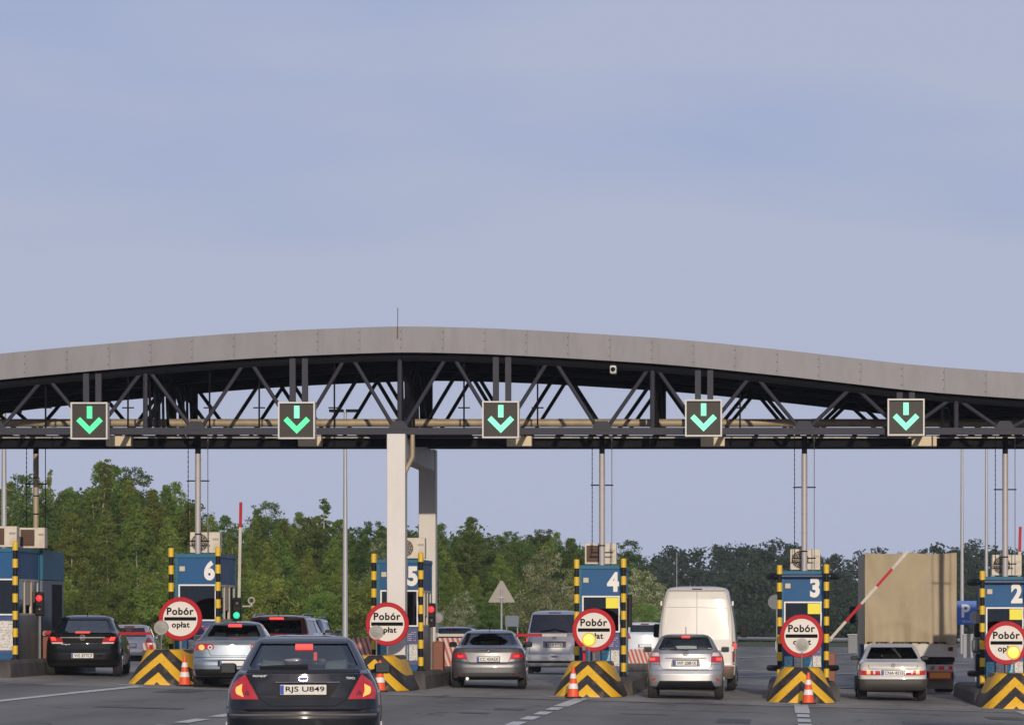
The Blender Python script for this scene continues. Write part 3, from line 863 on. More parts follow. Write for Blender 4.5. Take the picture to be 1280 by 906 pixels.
    if k != 7:
        MB().box((-0.2, -0.004, 1.2), (0.3, 0.006, 0.24)).build('price_sheet', M_NOTN, e)
        MB().box((0.22, -0.004, 1.2), (0.36, 0.006, 0.24)).build('price_sheet', M_NOTN, e)
        for q, (x, mm, h_) in enumerate(((-0.345, M_NOTC, 0.36), (-0.115, M_NOTW, 0.33), (0.11, M_NOTC, 0.36), (0.335, M_NOTW, 0.38))):
            MB().box((x, -0.004, 0.82), (0.195, 0.006, h_)).build('notice_sheet', mm, e)
        MB().box((-0.3, -0.009, 1.24), (0.1, 0.004, 0.05)).build('flag_print', M_RED, e)
        MB().box((0.14, -0.009, 1.27), (0.09, 0.004, 0.04)).build('flag_print', M_RED, e)
    else:
        MB().box((0.2, -0.004, 0.95), (0.42, 0.006, 0.7)).build('notice_sheet', M_NOTW, e)
    if k in (3, 2):           # tubular crash rails round the newer booths
        for z, r_ in ((2.9, 0.085), (0.72, 0.075)):
            MB().tube([(-0.80, 0.45, z), (-0.72, 0.1, z), (-0.62, -0.05, z)], r_, 10).build('crash_rail', M_BLK, e)
            MB().tube([(0.80, 0.45, z), (0.72, 0.1, z), (0.62, -0.05, z)], r_, 10).build('crash_rail', M_BLK, e)
        MB().tube([(-0.66, -0.06, 2.9), (0.66, -0.06, 2.9)], 0.05, 10).build('crash_rail', mat('navy_tube', (0.02, 0.04, 0.1), 0.4), e)
    if k == 2:
        MB().bbox((-0.62, 0.5, 1.75), (0.16, 0.3, 0.34), 0.05).build('card_reader', M_BLK, e)
        MB().bbox((-0.66, 0.45, 1.38), (0.2, 0.34, 0.36), 0.08).build('coin_terminal', M_GREYM, e)
        MB().bbox((-0.6, 0.5, 0.98), (0.14, 0.3, 0.42), 0.05).build('terminal_base', M_BLK, e)
    if k in (4, 3):
        MB().bbox((hw + 0.06, 1.95, 1.95), (0.1, 0.3, 0.8), 0.02).build('service_hatch', M_BLK, e)
    if k == 7:                # longer booth: a second cabin behind
        d0, d1 = depth + 0.02, 4.7
        MB().bbox((0.04, (d0 + d1) / 2, 2.66), (w + 0.06, d1 - d0, 0.72), 0.01).build('rear_cabin_header', M_BLUE2, e)
        MB().bbox((0.04, (d0 + d1) / 2, (zb + 2.29) / 2), (w + 0.04, d1 - d0, 2.29 - zb), 0.01).build('rear_cabin', mat('cabin_grey', (0.09, 0.12, 0.15), 0.5, var=0.1), e)
        MB().box((0.04 + hw + 0.03, 3.9, 1.55), (0.03, 1.0, 1.3)).build('cabin_door', M_DARK, e)
    return e

def service_pole(x, y, zt, zb, label, dark=False, cables=True):
    e = empty('service_pole', (x, y, zb), 0, label, 'pole', 'service poles between booths and canopy')
    h = zt - zb
    zc = h - 0.42
    MB().tube([(0, 0, 0), (0, 0, zc if not dark else h * 0.9)], 0.070, 12).build('clad_pipe', M_SILV if not dark else M_PIPE, e)
    MB().tube([(0, 0, zc if not dark else h * 0.9), (0, 0, h)], 0.068, 10).build('bare_pipe', M_DARK, e)
    n_ = int(h / 0.45)
    for q in range(1, n_):
        if q * 0.45 < zc - 0.1:
            MB().lathe([(0.076, 0), (0.076, 0.03)], 12, (0, 0, q * 0.45)).build('clamp_ring', (M_SILV if q > 1 else M_DARK) if not dark else M_DARK, e)
    if cables:
        ch = MB(); z = 0.35
        while z < h:
            ch.box((-0.235, 0, z), (0.022, 0.015, 0.06)); z += 0.115
        ch.tube([(-0.235, 0, 0.35), (-0.235, 0, h)], 0.008, 5)
        c1 = ch.build('chain', M_DARK, e)
        c1['kind'] = 'stuff'
        MB().tube([(0.235, 0, -0.0), (0.235, 0, h)], 0.011, 6).build('cable', M_GREYM if not dark else M_DARK, e)
        for z in (0.3, h * 0.62):
            MB().bar((-0.27, 0, z), (0.27, 0, z), 0.03, 0.03).build('cross_bracket', M_DARK, e)
    return e

def traffic_light(k, xi, red):
    y = 80.95; zl = gz(xi, y)
    where = {7: 'beside the booth at the left edge', 6: 'beside booth six', 5: 'beside booth five', 4: 'beside booth four', 3: 'beside booth three', 2: 'beside booth two'}[k]
    e = empty('traffic_light', (xi + (0.64 if k != 5 else 0.57), y, zl + 0.38), 0, 'small black traffic light showing %s %s' % ('red' if red else 'green', where), 'traffic light', 'booth traffic lights')
    MB().tube([(0, 0, 0), (0, 0, 1.05)], 0.035, 8).build('pole', M_GREYM, e)
    MB().bbox((0, 0, 1.33), (0.2, 0.16, 0.58), 0.03).build('housing', M_BLK, e)
    for z, on, c, nm in ((1.47, red, (1.0, 0.06, 0.06), 'red_lamp'), (1.19, not red, (0.05, 0.9, 0.5), 'green_lamp')):
        m_ = mat(nm + ('_lit' if on else '_dark'), tuple(0.25 * q for q in c) if on else (0.03, 0.03, 0.03), 0.3, emit=c if on else None, estr=0.85 if on else 0)
        MB().lathe([(0.0, -0.03), (0.06, -0.02), (0.082, 0.0)], 16, (0, -0.085, z), 'y').build(nm, m_, e)
        MB().tube([(0.095 * math.cos(t), -0.13, z + 0.095 * math.sin(t)) for t in [math.pi * q / 8 for q in range(9)]], 0.008, 4).build('visor', M_BLK, e)
    return e

M_BOOMW = mat('boom_white', (0.5, 0.47, 0.42), 0.5, var=0.1, dirt=(0.25, 0.22, 0.18), dirt_amt=0.6)
def boom(k, xi, angle, length, where, raised, y=81.35, red=(1, 3), dx=0.68, pivot=1.0):
    zl = gz(xi, y)
    e = empty('boom_gate', (xi + dx, y, zl + 0.02), 0, where, 'boom gate', 'red and white boom gates')
    MB().bbox((0, 0.25, 0.62), (0.26, 0.36, 0.85), 0.02).build('cabinet', M_BROWN, e)
    MB().lathe([(0.06, -0.06), (0.06, 0.05)], 12, (0, 0.02, pivot), 'y').build('hub', M_GREYM, e)
    n_ = 5; a = R(angle); L0 = length / n_
    for q in range(n_):
        p0 = (math.cos(a) * L0 * q, -0.06, pivot + math.sin(a) * L0 * q); p1 = (math.cos(a) * (L0 * (q + 1) - 0.003), -0.06, pivot + math.sin(a) * (L0 * (q + 1) - 0.003))
        MB().bar(p0, p1, 0.068, 0.045).build('boom_segment', M_RED if q in ((0, 4) if raised else red) else M_BOOMW, e)
    return e

toll_side = {7: 'left edge', 6: '6', 5: '5', 4: '4', 3: '3', 2: '2'}
for k, xi in ISL.items():
    zl = gz(xi, 79)
    bn = 'booth ' + NW[k] if k != 7 else 'the booth at the left edge'
    # island plinth
    e = empty('toll_island', (xi, 77.0, zl), 0, 'low dark concrete island carrying %s' % bn, 'traffic island', 'toll islands')
    sl = []
    for (z, o) in ((-0.08, 0.0), (0.3, 0.03), (0.37, 0.09), (0.385, 0.14)):
        w_ = 0.86 - o
        sl.append([(-w_, 0.0 + o, z), (-w_ * 0.7, -0.35 + o, z), (w_ * 0.7, -0.35 + o, z), (w_, 0 + o, z), (w_, 4, z), (w_, 9.5, z), (w_ * 0.7, 10.2 - o, z), (-w_ * 0.7, 10.2 - o, z), (-w_, 9.5, z), (-w_, 4, z)])
    m = loft(sl); m.sm = [False] * len(m.sm)
    m.build('plinth', M_ISL, e)
    if k != 7:
        n = link_mesh('crash_nose', NOSE, None, (xi - 0.06, 74.3, zl + 0.0))
        tag(n, 'yellow and black chevron crash nose in front of booth ' + NW[k] + '', 'crash barrier', 'chevron crash noses')
    booth(k, xi)
    zt = zl + 2.98
    band_post(xi - 0.555, 78.72, zl + 0.385, zt + 0.17, 'left yellow and black striped post in front of %s' % bn)
    band_post(xi + 0.555, 78.72, zl + 0.385, zt + 0.19, 'right yellow and black striped post in front of %s' % bn)
    # round sign on the crash nose
    if k != 7:
        ys = 77.15
        sx = PX({6: 225.5, 5: 484, 4: 742.3, 3: 1002, 2: 1258}[k], ys); sz = PZ({6: 773, 5: 779.5, 4: 787, 3: 794.5, 2: 803}[k], ys)
        s = empty('toll_sign', (sx, ys, sz), 0, 'round red-rimmed sign reading Pobór opłat in front of booth ' + NW[k] + '', 'road sign', 'round toll payment signs')
        MB().lathe([(0.0, -0.012), (0.405, -0.012), (0.405, 0.0)], 48, (0, 0, 0), 'y').build('face', M_SGNW, s)
        MB().lathe([(0.40, -0.016), (0.495, -0.016), (0.505, -0.004), (0.505, 0.02), (0.40, 0.02), (0.40, -0.016)], 48, (0, 0, 0), 'y', cap=False).build('red_rim', M_RED, s)
        MB().lathe([(0.0, 0.004), (0.5, 0.004), (0.5, 0.018), (0.0, 0.018)], 32, (0, 0, 0), 'y').build('back_plate', M_GREYM, s)
        MB().bbox((0, -0.015, 0.0), (0.74, 0.008, 0.08), 0.003).build('black_bar', M_LET, s)
        lettering('lettering', 'Pobór', 0.25, M_LET, s, (0, -0.016, 0.175), bold=0.007, spacing=1.1, height=0.172)
        lettering('lettering', 'opłat', 0.25, M_LET, s, (0.01, -0.016, -0.155), bold=0.007, spacing=1.1, height=0.178)
        zn = zl + 0.76 - sz
        MB().tube([(0, 0.05, zn), (0, 0.05, 0.3)], 0.03, 8).build('post', M_GREYM, s)
        # warning lamp on the tip of the nose
        yl = 75.0; lit = k in (4, 2)
        lx = PX({6: 201, 5: 470, 4: 736, 3: 1002.5, 2: 1267}[k], yl); lz = PZ({6: 784, 5: 790, 4: 799, 3: 806, 2: 815}[k], yl)
        l = empty('warning_lamp', (lx, yl + 0.05, lz), 0, ('lit yellow' if lit else 'unlit grey') + ' round warning lamp on the nose of booth ' + NW[k] + '', 'warning lamp', 'warning lamps on the crash noses')
        lm = mat('lamp_lens_lit', (0.8, 0.6, 0.05), 0.4, emit=(1.0, 0.78, 0.10), estr=0.85) if lit else mat('lamp_lens_grey', (0.23, 0.22, 0.19), 0.4, var=0.25, vscale=25, bump=0.3, bscale=60)
        MB().lathe([(0.0, -0.026), (0.09, -0.024), (0.135, -0.018), (0.145, 0.0)], 24, (0, 0, 0), 'y').build('lens', lm, l)
        MB().lathe([(0.14, -0.02), (0.16, -0.02), (0.16, 0.05), (0.1, 0.09), (0.0, 0.09)], 24, (0, 0, 0), 'y').build('housing', M_GREYM if not lit else M_YEL, l)
        MB().tube([(0, 0.03, -0.14), (0, 0.03, zl + 0.74 - lz)], 0.016, 6).build('stem', M_GREYM, l)
    if k in (7, 6, 5): traffic_light(k, xi, k in (7, 5))

# small reflector pillars beside signs 6 and 4
for (px, py0, py1, Y, lab) in ((188.5, 803, 815, 75.8, 'red and white reflector pillar on the nose of booth six'), (730, 807, 829, 75.7, 'red and white reflector pillar on the nose of booth four')):
    x = PX(px, Y); zb = gz(x, Y) + 0.77
    e = empty('reflector_pillar', (x, Y, zb), 0, lab, 'pillar', 'reflector pillars')
    h = PZ(py0, Y) - zb
    MB().bbox((0, 0, h * 0.35), (0.07, 0.05, h * 0.7), 0.01).build('red_part', M_RED, e)
    MB().bbox((0, 0, h * 0.85), (0.07, 0.05, h * 0.29), 0.01).build('white_part', M_WHITE, e)

# service poles (booth roof to canopy) and air conditioners
for k, px, dark in ((6, 247.5, False), (4, 752.5, False), (3, 1005.5, False), (2, 1256.5, False)):
    y = 79.5; x = PX(px, y)
    service_pole(x, y, Z_CH0 + 0.02, gz(ISL[k], 79.1) + 3.035, 'silver clad pole rising from booth ' + NW[k] + ' to the canopy')
service_pole(PX(45, 82.6), 82.6, Z_CH0 + 0.02, gz(ISL[7], 79.1) + 3.03, 'dark pole rising from the booth at the left edge', dark=True)
def roofz(k): return gz(ISL[k], 79.1) + 3.033
ac_unit(PX(257, 80.0), 79.9, roofz(6), 0.72, 'air conditioner with round fan on booth six')
ac_unit(PX(513, 80.0), 79.9, roofz(5), 0.72, 'air conditioner with round fan on booth five behind the white column')
ac_unit(PX(751, 80.0), 79.9, roofz(4), 0.76, 'air conditioner with square coil panel on booth four', 'square')
ac_unit(PX(1006.5, 80.0), 79.9, roofz(3), 0.72, 'air conditioner with round fan on booth three')
ac_unit(PX(1258, 80.0), 79.9, roofz(2), 0.72, 'air conditioner with round fan on booth two')
ac_unit(PX(5, 80.0), 79.7, roofz(7), 0.75, 'beige air conditioner at the left picture edge on the booth roof', 'square')
ac_unit(PX(41, 81.0), 80.9, roofz(7), 0.62, 'air conditioner with large dark panel on the left edge booth', 'square')

boom(6, ISL[6], 89, 3.05, 'raised boom gate standing upright beside booth six', True, y=81.0, pivot=1.25)
boom(3, ISL[3], 48.5, 2.85, 'half raised boom gate in front of the truck beside booth three', False, y=81.2, pivot=1.38)
boom(2, ISL[2], 88.5, 3.05, 'raised boom gate at the right picture edge beside booth two', True, y=81.0, dx=0.42, pivot=1.2)
boom(7, ISL[7], 0, 2.62, 'lowered red boom gate behind the black hatchback', False, pivot=0.97, red=(0, 2, 3, 4))
boom(5, ISL[5], 0, 3.2, 'lowered boom gate between the grey sedan and the silver van', False, pivot=1.2, red=(3,))

# bracket with ring mirror beside booth six, round mirror beside booth five
e = empty('ring_camera', (PX(303, 81.2), 81.2, PZ(757.5, 81.2)), 0, 'white ring-shaped device on an arm beside booth six', 'camera')
M_GALV0 = mat('ring_grey', (0.42, 0.4, 0.37), 0.5)
MB().bar((0, 0, 0), (0.25, 0, 0.01), 0.03, 0.03).build('arm', M_GALV0, e)
MB().tube([(0.22 + 0.075 * math.cos(t), 0, 0.14 + 0.075 * math.sin(t)) for t in [2 * math.pi * q / 16 for q in range(17)]], 0.02, 6, cap=False).build('ring', M_GALV0, e)
MB().bar((0.22, 0, 0.0), (0.22, 0, 0.07), 0.03, 0.03).build('neck', M_WHITE, e)
x, Y = PX(547, 81.6), 81.6
e = empty('round_mirror', (x, Y, gz(x, Y) + 0.3), 0, 'pale round disc on a stand beside booth five', 'mirror')
h = PZ(772, Y) - gz(x, Y) - 0.3
MB().lathe([(0, -0.02), (0.12, -0.012), (0.15, 0.02), (0.0, 0.03)], 20, (0, 0, h), 'y').build('disc', mat('pale_disc', (0.22, 0.22, 0.22), 0.5), e)
MB().tube([(0, 0.02, 0), (0, 0.02, h)], 0.02, 6).build('post', M_GREYM, e)

# traffic cones
M_CONE = mat('cone_orange', (0.75, 0.09, 0.02), 0.55, var=0.12)
def cone(x, y, h, label):
    e = empty('traffic_cone', (x, y, gz(x, y) + 0.006), 0, label, 'traffic cone', 'orange and white traffic cones')
    MB().bbox((0, 0, 0.02), (0.34, 0.34, 0.04), 0.012).build('base', M_BLK, e)
    r0, r1 = 0.135, 0.028
    f = lambda t: r0 + (r1 - r0) * t
    segs = [(0.0, 0.26, 'body_ring', M_CONE), (0.26, 0.43, 'reflective_sleeve', M_WHITE), (0.43, 0.6, 'body_ring', M_CONE), (0.6, 0.76, 'reflective_sleeve', M_WHITE), (0.76, 1.0, 'tip', M_CONE)]
    for (a, b, nm, mm) in segs:
        o = 0.004 if mm is M_WHITE else 0
        MB().lathe([(f(a) + o, 0.04 + a * (h - 0.04)), (f(b) + o, 0.04 + b * (h - 0.04))], 18).build(nm, mm, e)
    return e
cone(PX(231, 73.7), 73.7, 0.68, 'traffic cone right of the chevron nose of booth six')
cone(PX(475, 73.4), 73.4, 0.70, 'traffic cone in front of booth five beside the dark blue hatchback')
cone(PX(716.5, 72.7), 72.7, 0.70, 'traffic cone left on the chevron nose of booth four')
cone(PX(1010.5, 73.3), 73.3, 0.70, 'traffic cone in front of the chevron nose of booth three')

# ------------------------------------------------------------------ things beyond the booths
M_GALV = mat('galvanised', (0.36, 0.36, 0.36), 0.5, 0.3, var=0.1)
def mast(px, Y, y_top, r, label):
    x = PX(px, Y); z0 = gz(x, Y) - 0.05
    e = empty('light_mast', (x, Y, z0), 0, label, 'light mast', 'tall light masts')
    h = PZ(y_top, Y) - z0
    MB().tube([(0, 0, 0), (0, 0, h)], r, 10, r1=r * 0.5).build('mast', M_GALV, e)
    MB().lathe([(r * 1.8, 0), (r * 1.8, 0.04)], 10).build('base_plate', M_GALV, e)
    for s in (-1, 1) if Y < 250 else ():
        MB().bbox((s * 0.35, -0.1, h + 0.05), (0.6, 0.25, 0.12), 0.03).build('lamp_head', M_DARK, e)
    return e
mast(431.5, 138, 515, 0.13, 'grey light mast standing left of the white column')
mast(5, 120, 516, 0.14, 'grey light mast at the left picture edge')
mast(1202.5, 190, 512, 0.13, 'left of the two grey masts behind the truck')
mast(1233, 165, 512, 0.11, 'right of the two grey masts behind the truck')
mast(846, 300, 690, 0.05, 'thin far mast rising behind the white panel van')

def post_sign(name, px, py, Y, label, cat, maker):
    x = PX(px, Y); z0 = gz(x, Y) - 0.03
    e = empty(name, (x, Y, z0), 0, label, cat)
    h = PZ(py, Y) - z0
    maker(e, h)
    return e
def tri(e, h):
    MB().prism([(-0.46, -0.27), (0.46, -0.27), (0.46, -0.22), (0.035, 0.5), (-0.035, 0.5), (-0.46, -0.22)], -0.01, 0.01).build('sign_back', mat('sign_back_grey', (0.30, 0.27, 0.235), 0.6, var=0.06), e).location = (0, 0, h)
    MB().tube([(0, -0.04, 0), (0, -0.04, h + 0.2)], 0.035, 8).build('post', M_GALV, e)
    MB().box((0, -0.05, h - 0.1), (0.2, 0.08, 0.04)).build('clamp', M_GALV, e)
post_sign('warning_sign', 627, 743, 118, 'grey back of a triangular road sign between booths five and four', 'road sign', tri)
M_PBLUE = mat('parking_blue', (0.02, 0.11, 0.42), 0.45)
def park(e, h):
    w_ = 28 * 106 / FPX; hh = 30 * 106 / FPX
    MB().bbox((0, 0, h), (w_, 0.03, hh), 0.01).build('plate', M_PBLUE, e)
    lettering('letter', 'P', 0.5, M_WHITE, e, (-0.03, -0.02, h + 0.06), bold=0.012, height=0.42)
    lettering('distance_text', '10 km', 0.1, M_WHITE, e, (0.0, -0.02, h - 0.27), height=0.085)
    MB().tube([(0.25, 0.04, 0), (0.25, 0.04, h + 0.3)], 0.035, 8).build('post', M_GALV, e)
post_sign('parking_sign', 1208.5, 765.5, 106, 'blue parking sign with white letter P right of the truck', 'road sign', park)
def roundb(e, h):
    MB().lathe([(0, -0.012), (0.2, -0.012), (0.2, 0.01), (0, 0.01)], 24, (0, 0, h), 'y').build('disc', mat('pale_disc', (0.22, 0.22, 0.22), 0.5), e)
    MB().lathe([(0.05, -0.016), (0.11, -0.016), (0.11, -0.01), (0.05, -0.01), (0.05, -0.016)], 20, (0, 0, h), 'y', cap=False).build('ring_print', M_GREYM, e)
    MB().tube([(0, 0.04, 0), (0, 0.04, h)], 0.03, 8).build('post', M_GALV, e)
post_sign('round_sign', 1219.5, 771, 104, 'small pale round sign beside the blue parking sign', 'road sign', roundb)
def roundc(e, h):
    MB().lathe([(0, -0.012), (0.42, -0.012), (0.42, 0.01), (0, 0.01)], 24, (0, 0, h), 'y').build('disc', mat('grey_disc', (0.12, 0.13, 0.14), 0.6), e)
    MB().tube([(0.1, 0.04, 0), (0.1, 0.04, h + 0.1)], 0.05, 8).build('post', M_GALV, e)
post_sign('round_sign', 969, 752, 190, 'grey round sign back on a post left of booth three', 'road sign', roundc)
def board(e, h):
    MB().bbox((0, 0, h), (0.62, 0.04, 0.5), 0.01).build('panel', mat('board_bluegrey', (0.09, 0.12, 0.16), 0.5), e)
    MB().tube([(-0.25, 0.05, 0), (-0.25, 0.05, h)], 0.03, 6).build('post', M_GALV, e)
    MB().tube([(0.25, 0.05, 0), (0.25, 0.05, h)], 0.03, 6).build('post', M_GALV, e)
post_sign('info_board', 640, 776, 152, 'small blue-grey board behind the triangular sign', 'road sign', board)

# red and white plastic barriers
def stripe_mat():
    m = mat('red_white_stripes', (0.6, 0.55, 0.5), 0.5)
    t = m.node_tree; b = t.nodes['Principled BSDF']
    tc = t.nodes.new('ShaderNodeTexCoord'); w = t.nodes.new('ShaderNodeTexWave')
    w.inputs['Scale'].default_value = 2.3; w.bands_direction = 'X'
    mp = t.nodes.new('ShaderNodeMapping'); mp.inputs['Rotation'].default_value = (0, R(18), 0)
    g = t.nodes.new('ShaderNodeMath'); g.operation = 'GREATER_THAN'; g.inputs[1].default_value = 0.5
    mx = t.nodes.new('ShaderNodeMix'); mx.data_type = 'RGBA'
    mx.inputs['A'].default_value = (0.42, 0.05, 0.04, 1); mx.inputs['B'].default_value = (0.50, 0.43, 0.36, 1)
    t.links.new(tc.outputs['Object'], mp.inputs['Vector']); t.links.new(mp.outputs['Vector'], w.inputs['Vector'])
    t.links.new(w.outputs['Fac'], g.inputs[0]); t.links.new(g.outputs[0], mx.inputs['Factor']); t.links.new(mx.outputs['Result'], b.inputs['Base Color'])
    return m
M_STR = stripe_mat()
def barrier(px, Y, w, z0, h, label):
    x = PX(px, Y)
    e = empty('striped_barrier', (x, Y, gz(x, Y)), 0, label, 'road barrier', 'red and white striped barriers')
    MB().prism([(-w / 2, z0), (w / 2, z0), (w / 2, z0 + h), (-w / 2, z0 + h)], -0.03, 0.03).build('panel', M_STR, e)
    MB().bbox((0, 0, z0 / 2), (w, 0.4, z0), 0.04).build('foot', M_ISL, e)
barrier(568, 96, 1.3, 0.22, 0.85, 'red and white striped barrier left of the grey sedan')
barrier(452, 100, 0.9, 0.45, 0.55, 'red and white striped barrier left of the white column')
barrier(803, 118, 1.6, 0.3, 0.5, 'red and white striped barrier right of booth four')
barrier(187, 90, 0.35, 0.55, 0.2, 'small red and white barrier behind the nose of booth six')

# guard rail and roadside cabinets
g = empty('guard_rail', (PX(950, 205), 205, 0), 0, 'low grey guard rail curving along the far road edge', 'guard rail')
gp = [(-18, 32), (-8, 26), (-3, 18), (1, 6), (6, -4), (16, -12)]
MB().tube([(x, y, 0.7) for x, y in gp], 0.12, 6).build('rail', M_GALV, g)
for (x, y) in gp:
    MB().box((x, y + 0.15, 0.3), (0.12, 0.12, 0.75)).build('post', M_GALV, g)
def cabinet(px, py, Y, w, h, label, col=(0.13, 0.14, 0.15)):
    x = PX(px, Y)
    e = empty('roadside_cabinet', (x, Y, gz(x, Y) - 0.04), 0, label, 'cabinet')
    MB().bbox((0, 0, h / 2), (w, 0.6, h), 0.03).build('housing', mat('cabinet_%d' % int(col[0] * 100), col, 0.5, var=0.08), e)
    MB().box((w * 0.2, -0.31, h * 0.5), (0.02, 0.02, h * 0.8)).build('door_gap', M_DARK, e)
    MB().box((0, -0.01, h + 0.02), (w + 0.06, 0.66, 0.05)).build('lid', M_GREYM, e)
cabinet(1068.5, 806, 190, 0.8, 1.1, 'grey cabinet on the verge between booth three and the truck')
cabinet(1212.5, 797, 170, 0.75, 1.2, 'pale cabinet below the blue parking sign', (0.24, 0.24, 0.24))
# ------------------------------------------------------------------ vehicles
M_TYRE = mat('tyre', (0.018, 0.017, 0.017), 0.85, var=0.2)
M_RIM = mat('rim', (0.32, 0.32, 0.33), 0.35, 0.7)
M_PLAS = mat('black_plastic', (0.012, 0.012, 0.013), 0.6, var=0.15, spec=0.2)
M_SEAM = mat('panel_gap', (0.008, 0.008, 0.008), 0.9)
M_SEAT = mat('seat_grey', (0.10, 0.10, 0.10), 0.9)
M_CABIN = mat('cabin_dark', (0.02, 0.02, 0.022), 0.9)
M_CGL = glass('car_glass', (0.62, 0.68, 0.70), 1.0)
M_CGLD = glass('car_glass_dark', (0.16, 0.17, 0.17), 1.0)
M_LENS = mat('red_lens', (0.34, 0.008, 0.012), 0.12, coat=1.0, emit=(0.9, 0.02, 0.02), estr=0.10)
M_LENSD = mat('dark_red_lens', (0.16, 0.006, 0.01), 0.12, coat=1.0)
M_BRK = mat('brake_lamp', (0.6, 0.05, 0.04), 0.3, emit=(1.0, 0.07, 0.05), estr=1.1)
M_BRKY = mat('brake_bulb', (0.8, 0.3, 0.1), 0.3, emit=(1.0, 0.28, 0.05), estr=1.4)
M_CLR = mat('clear_lens', (0.62, 0.6, 0.58), 0.15, coat=1.0)
M_CHR = mat('chrome', (0.5, 0.5, 0.5), 0.25, 1.0)
M_PLATE = mat('plate_white', (0.68, 0.67, 0.62), 0.45, dirt=(0.4, 0.37, 0.32), dirt_amt=0.4)
M_EU = mat('plate_blue', (0.02, 0.06, 0.4), 0.5)
def paint(name, col, metal=0.55, rough=0.32, coat=1.0, spec=0.5):
    return mat('paint_' + name, col, rough, metal, var=0.05, vscale=1.5, coat=coat, spec=spec, dirt=tuple(0.7 * c + 0.006 for c in col), dirt_amt=0.35, dirt_scale=0.8)

M_MIRG = mat('mirror_dark', (0.03, 0.035, 0.035), 0.1, coat=0.5)
def interp(tab, z):
    if z <= tab[0][0]: return tab[0][1]
    for (a, va), (b, vb) in zip(tab[:-1], tab[1:]):
        if z <= b:
            t = (z - a) / max(1e-9, b - a)
            return va + (vb - va) * t
    return tab[-1][1]
def slice_pts(z, w, yr, yf, rc, crown, taper, inset=0.0):
    """rounded plan outline of the car at one height, rear at yr, front at yf"""
    w -= inset; yr += inset; yf -= inset
    rc = min(rc, w * 0.9, (yf - yr) * 0.45)
    yc = (yr + yf) / 2; a = (yf - yr) / 2
    out = []
    N1, N2, N3 = 9, 7, 12
    def tp(x, y):
        t = (y - yc) / a
        return (x * (1 - taper * abs(t) ** 3), y)
    half = []
    for k in range(N1):                                   # rear edge, centre to corner
        x = (w - rc) * k / N1
        half.append((x, yr))
    for k in range(N2):                                   # rear corner
        t = math.pi / 2 * k / N2
        half.append((w - rc + rc * math.sin(t), yr + rc * (1 - math.cos(t))))
    for k in range(N3):                                   # side
        half.append((w, yr + rc + (yf - yr - 2 * rc) * k / N3))
    for k in range(N2):
        t = math.pi / 2 * k / N2
        half.append((w - rc + rc * math.cos(t), yf - rc + rc * math.sin(t)))
    for k in range(N1 + 1):
        half.append(((w - rc) * (1 - k / N1), yf))
    pts = []
    for (x, y) in half:
        X, Y = tp(x, y)
        Y += crown * (abs(X) / max(w, 1e-6)) ** 2 * (1 if y < yc else -1) * max(0.0, abs((y - yc) / a)) ** 4
        pts.append((X, Y, z))
    left = [(-x, y, z_) for (x, y, z_) in pts[1:-1]][::-1]
    return pts + left
def body_mesh(sp, inset=0.0, z0=None, z1=None, rear_min=None, front_max=None):
    zs = set()
    for tab in (sp['rear'], sp['front'], sp['width']):
        for z, _ in tab: zs.add(round(z, 4))
    lo, hi = sp['rear'][0][0], sp['H']
    if z0 is not None: lo = z0
    if z1 is not None: hi = z1
    n = int((hi - lo) / 0.028)
    for k in range(n + 1): zs.add(round(lo + (hi - lo) * k / n, 4))
    zs = sorted(z for z in zs if lo - 1e-6 <= z <= hi + 1e-6)
    zz = [zs[0]]
    for z in zs[1:]:
        if z - zz[-1] > 0.004: zz.append(z)
    sl = []
    for z in zz:
        yr, yf, w = interp(sp['rear'], z), interp(sp['front'], z), interp(sp['width'], z)
        if rear_min is not None: yr = max(yr, rear_min - inset)
        if front_max is not None: yf = min(yf, front_max + inset)
        sl.append(slice_pts(z, w, yr, yf, interp(sp['rc'], z), interp(sp['crown'], z), sp.get('taper', 0.07), inset))
    return loft(sl)
def poly_rows(poly, z):
    xs = []
    n = len(poly)
    for i in range(n):
        (x0, z0), (x1, z1) = poly[i], poly[(i + 1) % n]
        if (z0 <= z <= z1) or (z1 <= z <= z0):
            if abs(z1 - z0) < 1e-9: xs += [x0, x1]
            else: xs.append(x0 + (x1 - x0) * (z - z0) / (z1 - z0))
    return min(xs), max(xs)
